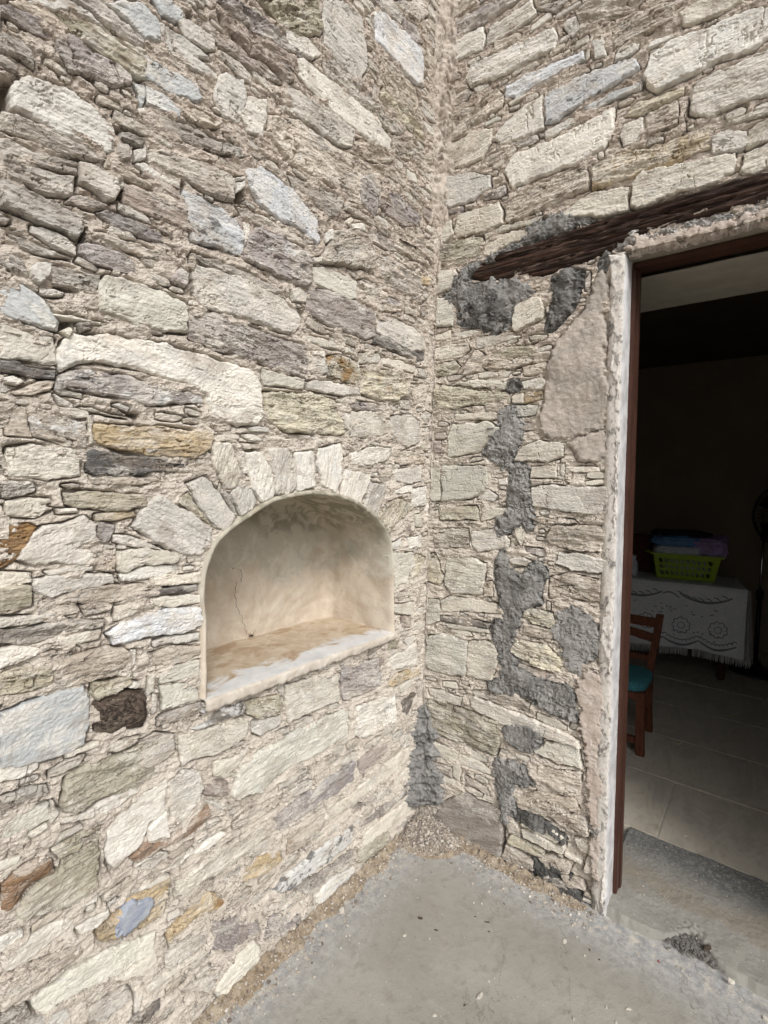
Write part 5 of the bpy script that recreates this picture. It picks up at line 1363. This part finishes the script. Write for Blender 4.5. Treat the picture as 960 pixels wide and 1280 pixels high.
# fringe strands
bm = bmesh.new()
for i in range(150):
    s = -.03+(TW+.06)*i/149
    if 0.30 < s < .325: continue
    p = tp(s, -.03-wave(s), hemz(s)+.004)-Tc; d = Vector((rnd.uniform(-.006, .006), rnd.uniform(-.006, .006), -.055-rnd.uniform(0, .012)))
    add_tube(bm, [p, p+d*.5, p+d], [.0028, .0026, .0016], 4, False)
for i in range(70):
    k = i*30/69; a = side[int(k)][12]; p = a-Tc; d = Vector((rnd.uniform(-.006, .006), -.006+rnd.uniform(-.01, .006), -.055-rnd.uniform(0, .012)))
    add_tube(bm, [p, p+d*.5, p+d], [.0028, .0026, .0016], 4, False)
for i in range(46):                              # fringe up the front corner of the side drop
    f = i/45; p = Vector(side[0][0]).lerp(side[0][12], f)-Tc; d = Vector((.01, -.045, -.02))*(.5+.5*f)
    add_tube(bm, [p, p+d], [.0026, .0016], 4, False)
M_FRINGE = plain('white_fringe', (.62,.62,.62), .9)
link('fringe', bm_mesh('fringe', bm), M_FRINGE, TC)['kind'] = 'stuff'
# lace motifs: the dark of the open gaps coloured onto grey ribbons
bm = bmesh.new()
def fp(s, z):
    f = (TZ-z)/(TZ-HZ); return tp(s, -.008-.025*f*f-wave(s)*f, z)-Tc
def ribbon(pts, wd):
    prev = None
    for i, (s, z) in enumerate(pts):
        a = pts[max(0, i-1)]; b = pts[min(len(pts)-1, i+1)]; dx, dz = b[0]-a[0], b[1]-a[1]; l = math.hypot(dx, dz)+1e-9; nx, nz = -dz/l, dx/l
        w = wd*(.6+.4*math.sin(math.pi*i/max(1, len(pts)-1)))
        v1 = bm.verts.new(fp(s+nx*w, z+nz*w)); v2 = bm.verts.new(fp(s-nx*w, z-nz*w))
        if prev: bm.faces.new((prev[0], prev[1], v2, v1))
        prev = (v1, v2)
per = .24
for k in range(6):
    c0 = .02+k*per
    ribbon([(c0+per*j/20, HZ+.085-.045*abs(math.sin(math.pi*j/20))) for j in range(21)], .008)
    for j in range(9): 
        x = c0+per*(j+.5)/9; zz = HZ+.115-.045*abs(math.sin(math.pi*(j+.5)/9)); ribbon([(x+.014*math.cos(a), zz+.012*math.sin(a)) for a in np.linspace(0, math.pi, 7)], .004)
    cx, cz = c0+per*.5, HZ+.19
    for j in range(9):
        a = 2*math.pi*j/9; px0, pz0 = cx+.045*math.cos(a), cz+.045*math.sin(a)
        ribbon([(px0+.017*math.cos(a+t), pz0+.017*math.sin(a+t)) for t in np.linspace(-1.7, 1.7, 8)], .0035)
    ribbon([(cx+.024*math.cos(t), cz+.024*math.sin(t)) for t in np.linspace(0, 2*math.pi, 13)], .003)
for k in range(60):                               # small openwork dashes between the motifs
    x0, z0 = rnd.uniform(.0, TW), HZ+rnd.choice((.10, .14, .27, .30, .33))+rnd.uniform(-.012, .012); a0 = rnd.uniform(-.6, .6)
    ribbon([(x0+.018*t*math.cos(a0), z0+.018*t*math.sin(a0)+.006*t*(1-t)*4) for t in np.linspace(0, 1, 6)], .0035)
for k in range(3):
    c0 = .06+k*.46
    ribbon([(c0+.34*j/16, HZ+.44-.055*math.sin(math.pi*j/16)**.8) for j in range(17)], .009)
    for j in range(7):
        x = c0+.34*(j+.5)/7; zz = HZ+.44-.05*math.sin(math.pi*(j+.5)/7); ribbon([(x, zz), (x+.02, zz+.018), (x+.045, zz+.022)], .005)
    ribbon([(c0+.34+.12*j/8, HZ+.40+.04*math.sin(j/8*2.6)) for j in range(9)], .006)
M_OPENWORK = plain('grey_openwork', (.22,.225,.23), .9)
link('lace_motif', bm_mesh('lace_motif', bm), M_OPENWORK, TC)

# laundry basket with real slots
M_GREEN = plain('lime_plastic', (.30,.42,.025), .4, .06, 8, .0003)
BL, BR = np.array([2.80, -.41]), np.array([2.90, -.86]); f1 = (BR-BL)/np.linalg.norm(BR-BL); f2 = np.array([-f1[1], f1[0]]); 
if f2[0] < 0: f2 = -f2
BW, BD, BH = .47, .32, .195
Bc = BL+f1*BW/2+f2*BD/2; Mb = Matrix(((f1[0], f2[0], 0), (f1[1], f2[1], 0), (0, 0, 1))).to_4x4(); BZ = TZ+.004
BK = setp(empty('laundry_basket', (Bc[0], Bc[1], BZ)), 'lime green plastic laundry basket with slotted sides on the lace cloth', 'basket')
def wall_panel(bm, w0, w1, h, place, n):
    # bars and slanted webs between them; place(x, z) gives the point, x in -1..1
    def bar(x0, z0, x1, z1, x2, z2, x3, z3):
        o = []
        for q in ((x0, z0), (x1, z1), (x2, z2), (x3, z3)):
            a, b = place(*q); o.append((a, b))
        fr = [bm.verts.new(p[0]) for p in o]; bk = [bm.verts.new(p[1]) for p in o]
        bm.faces.new(fr); bm.faces.new(bk[::-1])
        for k in range(4): bm.faces.new((fr[k], bk[k], bk[(k+1) % 4], fr[(k+1) % 4]))
    zs_ = [(0, .16), (.34, .42), (.58, .66), (.84, 1.0)]
    for a, b in zs_: bar(-1, a, 1, a, 1, b, -1, b)
    for i in range(3):
        za, zb = zs_[i][1], zs_[i+1][0]
        bar(-1, za, -.84, za, -.84, zb, -1, zb); bar(.84, za, 1, za, 1, zb, .84, zb)
        for k in range(n):
            x = -.84+1.68*(k)/(n-1); sl = -.055
            bar(x-.028, za, x+.028, za, x+.028+sl, zb, x-.028+sl, zb)
bm = bmesh.new()
def face(sx, sy, ln, dp):
    def place(x, z):
        g = .86+.14*z; out = []
        for th in (0, -.004):
            if sy: p = Vector((x*ln/2*g, sy*(dp/2*g+th), z*BH))
            else: p = Vector((sx*(dp/2*g+th), x*ln/2*g, z*BH))
            out.append(Mb @ p)
        return out
    return place
for sy in (-1, 1): wall_panel(bm, 0, 0, 0, face(0, sy, BW, BD), 11)
for sx in (-1, 1): wall_panel(bm, 0, 0, 0, face(sx, 0, BD, BW), 8)
add_box(bm, -BW/2*.86, BW/2*.86, -BD/2*.86, BD/2*.86, 0, .006, 0, Mb)
bmesh.ops.recalc_face_normals(bm, faces=bm.faces); link('basket_wall', bm_mesh('basket_wall', bm), M_GREEN, BK)
bm = bmesh.new()
for a in ((-BW/2-.02, BW/2+.02, -BD/2-.018, -BD/2+.002), (-BW/2-.02, BW/2+.02, BD/2-.002, BD/2+.018), (-BW/2-.02, -BW/2+.002, -BD/2, BD/2), (BW/2-.002, BW/2+.02, -BD/2, BD/2)): add_box(bm, a[0], a[1], a[2], a[3], BH-.004, BH+.012, .003, Mb)
RM = link('rim', bm_mesh('rim', bm), M_GREEN, BK)
for s in (-1, 1):
    bm = bmesh.new(); add_tube(bm, [Mb @ Vector((s*(BW/2+.015+.035*math.sin(a)), .07*math.cos(a), BH+.004)) for a in np.linspace(0, math.pi, 9)], .007, 8); link('handle', bm_mesh('handle', bm, True), M_GREEN, RM)
def soft(name, c, size, rz, mat, label, cat, seed, wr=.12, pw=.55, tilt=0.0):
    bm = bmesh.new(); bmesh.ops.create_icosphere(bm, subdivisions=5, radius=1)
    for v in bm.verts:
        p = v.co.copy(); q = Vector([math.copysign(abs(k)**pw, k) for k in p])
        d = mnoise.fractal(p*2.2+Vector((seed, 0, 0)), 1, 2, 5)*wr+abs(mnoise.noise(p*4+Vector((0, seed, 0))))*wr*.8
        q *= (1+d); v.co = Vector((q.x*size[0]/2, q.y*size[1]/2, q.z*size[2]/2))
    o = link(name, bm_mesh(name, bm, True), mat, None, c, (tilt, 0, rz)); return setp(o, label, cat)
bx = lambda a, b, z: (*(Bc+f1*a+f2*b), BZ+z)
rzb = math.atan2(f1[1], f1[0])
M_WHITE = plain('white_towel', (.55,.57,.62), .8, .1, 20, .004); M_BLUE2 = plain('blue_film', (.10,.22,.42), .35, .2, 14, .004); M_PURP = plain('lilac_film', (.36,.26,.48), .3, .25, 16, .004); M_BLACKF = plain('black_cloth', (.012,.012,.016), .6); M_SAND = plain('sand_cloth', (.36,.40,.30), .8, .3, 20, .003)
soft('towel', bx(-.06, -.02, .225), (.34, .24, .085), rzb, M_WHITE, 'folded pale grey white towel lying in the green basket under the blue pack', 'towel', 3)
soft('laundry_bundle', bx(0, 0, .10), (.36, .24, .17), rzb, M_SAND, 'pale crumpled laundry seen through the basket slots', 'laundry', 9, .1)
soft('plastic_pack', bx(-.07, -.01, .30), (.34, .22, .09), rzb+.05, M_BLUE2, 'blue film pack lying on top of the pale towel', 'pack', 5, .14)
soft('plastic_pack', bx(.15, -.01, .275), (.27, .22, .15), rzb-.25, M_PURP, 'crumpled lilac film pack leaning at the right end of the green basket', 'pack', 7, .2, .5, .25)
soft('bag', bx(-.02, .06, .355), (.40, .20, .07), rzb, M_BLACKF, 'black folded bag on top of the blue pack', 'bag', 8, .16)
bp = lambda s, t, z: tp(s, t, z)
o = setp(empty('storage_box', bp(.62, .50, TZ+.003)), 'dark flat box standing behind the laundry basket', 'box')
part_box('box_body', (-.28, -.07, 0), (.28, .07, .29), M_DARKW, o, None, Mt); part_box('box_lid', (-.287, -.077, .291), (.287, .077, .325), M_DARKW, o, None, Mt)
bm = bmesh.new(); add_tube(bm, [(0, 0, z) for z in (0, .01, .10, .12, .14, .15)], [.03, .035, .035, .03, .016, .016], 14); bt = link('bottle', bm_mesh('bottle', bm, True), M_WHITE, None, bp(.735, .12, TZ+.004)); setp(bt, 'small white bottle on the cloth left of the green basket', 'bottle')
bm = bmesh.new(); add_tube(bm, [(0, 0, .15), (0, 0, .175)], .018, 12); link('bottle_cap', bm_mesh('bottle_cap', bm), M_WHITE, bt)

# small wooden chair with a turquoise cushion
M_CHAIR = wood_mat('red_brown_chair_wood', (.085,.028,.014), (.16,.055,.028), (.22,.10,.06), (9, 9, 1.2))
CH = setp(empty('chair', (1.36, -.46, FZ)), 'small red brown wooden chair with a turquoise seat just inside the doorway', 'chair'); Co = Vector(CH.location)
def ctube(name, pts, rads, seg=8):
    bm = bmesh.new(); add_tube(bm, [Vector(p)-Co for p in pts], rads, seg); return link(name, bm_mesh(name, bm, True), M_CHAIR, CH)
def cbar(name, pts, w, h):
    bm = bmesh.new(); pr = None
    for p in pts:
        p = Vector(p)-Co; q = [bm.verts.new(p+Vector((a*w/2, 0, b*h/2))) for a, b in ((-1, -1), (1, -1), (1, 1), (-1, 1))]
        if pr:
            for k in range(4): bm.faces.new((pr[k], pr[(k+1) % 4], q[(k+1) % 4], q[k]))
        else: bm.faces.new(q[::-1])
        pr = q
    bm.faces.new(pr); bmesh.ops.recalc_face_normals(bm, faces=bm.faces); return link(name, bm_mesh(name, bm), M_CHAIR, CH)
def cpost(name, pts, w):
    bm = bmesh.new(); pr = None
    for p in pts:
        p = Vector(p)-Co; q = [bm.verts.new(p+Vector((a*w/2, b*w/2, 0))) for a, b in ((-1, -1), (1, -1), (1, 1), (-1, 1))]
        if pr:
            for k in range(4): bm.faces.new((pr[k], pr[(k+1) % 4], q[(k+1) % 4], q[k]))
        else: bm.faces.new(q[::-1])
        pr = q
    bm.faces.new(pr); bmesh.ops.recalc_face_normals(bm, faces=bm.faces); return link(name, bm_mesh(name, bm), M_CHAIR, CH)
for y in (-.645, -.285):
    k = 1 if y < -.5 else -1
    cpost('leg', [(1.19, y-.012*k, FZ), (1.19, y, .2), (1.195, y, .37)], .040)
    cpost('back_post', [(1.53, y+.005*k, FZ), (1.49, y+.01*k, .2), (1.475, y+.01*k, .40), (1.53, y-.005*k, .58), (1.60, y-.01*k, .725)], .038)
    cbar('side_stretcher', [(1.19, y, .17), (1.495, y+.008*k, .17)], .02, .026)
cbar('front_stretcher', [(1.19, -.65, .10), (1.19, -.28, .10)], .022, .034)
cbar('back_rail', [(1.583, -.65+t*.37, .675+.0*t) for t in np.linspace(0, 1, 6)], .02, .055)
cbar('back_rail', [(1.545, -.65+t*.37, .585+.025*math.sin(math.pi*t)) for t in np.linspace(0, 1, 9)], .02, .05)
cbar('back_rail', [(1.50, -.65+t*.37, .475) for t in np.linspace(0, 1, 4)], .018, .035)
bm = bmesh.new(); add_box(bm, 1.165-Co.x, 1.50-Co.x, -.655-Co.y, -.275-Co.y, .330-Co.z, .368-Co.z, .004); link('seat_frame', bm_mesh('seat_frame', bm), M_CHAIR, CH)
M_TURQ = plain('turquoise_fabric', (.035,.14,.165), .9, .3, 90, .002)
bm = bmesh.new(); bmesh.ops.create_icosphere(bm, subdivisions=4, radius=1)
for v in bm.verts:
    q = Vector([math.copysign(abs(k)**.45, k) for k in v.co]); v.co = Vector((1.325-Co.x+q.x*.175, -.465-Co.y+q.y*.20, .395-Co.z+q.z*.034*(1+.1*mnoise.noise(v.co*3))))
link('cushion', bm_mesh('cushion', bm, True), M_TURQ, CH)

# pedestal fan at the right of the table
M_BLACK = plain('black_plastic', (.012,.012,.013), .35, .1, 20, .0002)
N = NT('chrome', .25); N.b.inputs['Metallic'].default_value = 1.0; M_CHROME = N.done((.55,.55,.56))
FN = setp(empty('pedestal_fan', (3.24, -1.12, FZ)), 'black pedestal fan with round wire guard beside the table', 'fan')
def fpart(name, f, mat=M_BLACK, sm=True, par=None):
    bm = bmesh.new(); f(bm); return link(name, bm_mesh(name, bm, sm), mat, par or FN)
fpart('base', lambda b: add_tube(b, [(0, 0, z) for z in (0, .012, .03, .045, .10)], [.18, .18, .16, .06, .03], 28))
fpart('pole', lambda b: add_tube(b, [(0, 0, .09), (0, 0, .62)], .017, 14)); fpart('inner_pole', lambda b: add_tube(b, [(0, 0, .60), (0, 0, 1.10)], .010, 12), M_CHROME)
fpart('collar', lambda b: (add_tube(b, [(0, 0, .60), (0, 0, .68)], .026, 14), add_tube(b, [(0, 0, .64), (-.05, 0, .64)], .012, 8)))
HC = Vector((-.10, -.12, 1.29)); hd = Vector((-.75, .55, 0)).normalized(); hs_ = Vector((-hd.y, hd.x, 0)); hu = Vector((0, 0, 1))
MO = fpart('motor', lambda b: add_tube(b, [HC+hd*t for t in (-.17, -.15, -.03, 0)], [.05, .065, .06, .03], 18)); fpart('neck', lambda b: add_tube(b, [Vector((0, 0, 1.08)), Vector((0, 0, 1.16)), HC-hd*.1], .022, 10))
def guard(b):
    for off, rr in ((-.03, .19), (.06, .19), (.015, .235)): add_tube(b, [HC+hd*off+(hs_*math.cos(a)+hu*math.sin(a))*rr for a in np.linspace(0, 2*math.pi, 41)], .004 if rr < .2 else .008, 6, False)
    for off in (-.045, .075):
        for k in range(40):
            a = 2*math.pi*k/40; d = hs_*math.cos(a)+hu*math.sin(a); add_tube(b, [HC+hd*off+d*.04, HC+hd*off+d*.17, HC+hd*.015+d*.235], .0014, 4, False)
fpart('guard', guard)
def blade(a0):
    def f(b):
        vs = []
        for r_ in np.linspace(.03, .20, 6):
            row = []
            for t in np.linspace(-.5, .5, 5):
                a = a0+t*1.35*(.6+.4*r_/.2); row.append(b.verts.new(HC+hd*(.015+.03*t)+(hs_*math.cos(a)+hu*math.sin(a))*r_))
            vs.append(row)
        for i in range(5):
            for j in range(4): b.faces.new((vs[i][j], vs[i+1][j], vs[i+1][j+1], vs[i][j+1]))
        bmesh.ops.solidify(b, geom=b.faces[:], thickness=.002)
    return f
for k in range(3): fpart('blade', blade(2*math.pi*k/3), par=MO)
# straw scraps on the room floor
M_STRAW = plain('dry_straw', (.42,.37,.25), .9, .2, 50)
flake(911, 894, .11, .014, .003, M_STRAW, 'longest pale straw scrap on the slate floor near the table', 'straw scrap', 'straw_scrap', z=.026, rot=-.95)
flake(849, 929, .055, .020, .004, M_STRAW, 'short crumpled straw scrap on the slate floor beside the chair', 'straw scrap', 'straw_scrap', z=.026, rot=-.3)
flake(856, 1045, .022, .007, .002, M_FLAKE, 'small pale scrap on the first slate slab inside the threshold', 'scrap', 'paper_scrap', z=.026, rot=-.8)
print('parts', L.n, RTW.n, 'tris', sum(len(m.polygons) for m in bpy.data.meshes)*2)
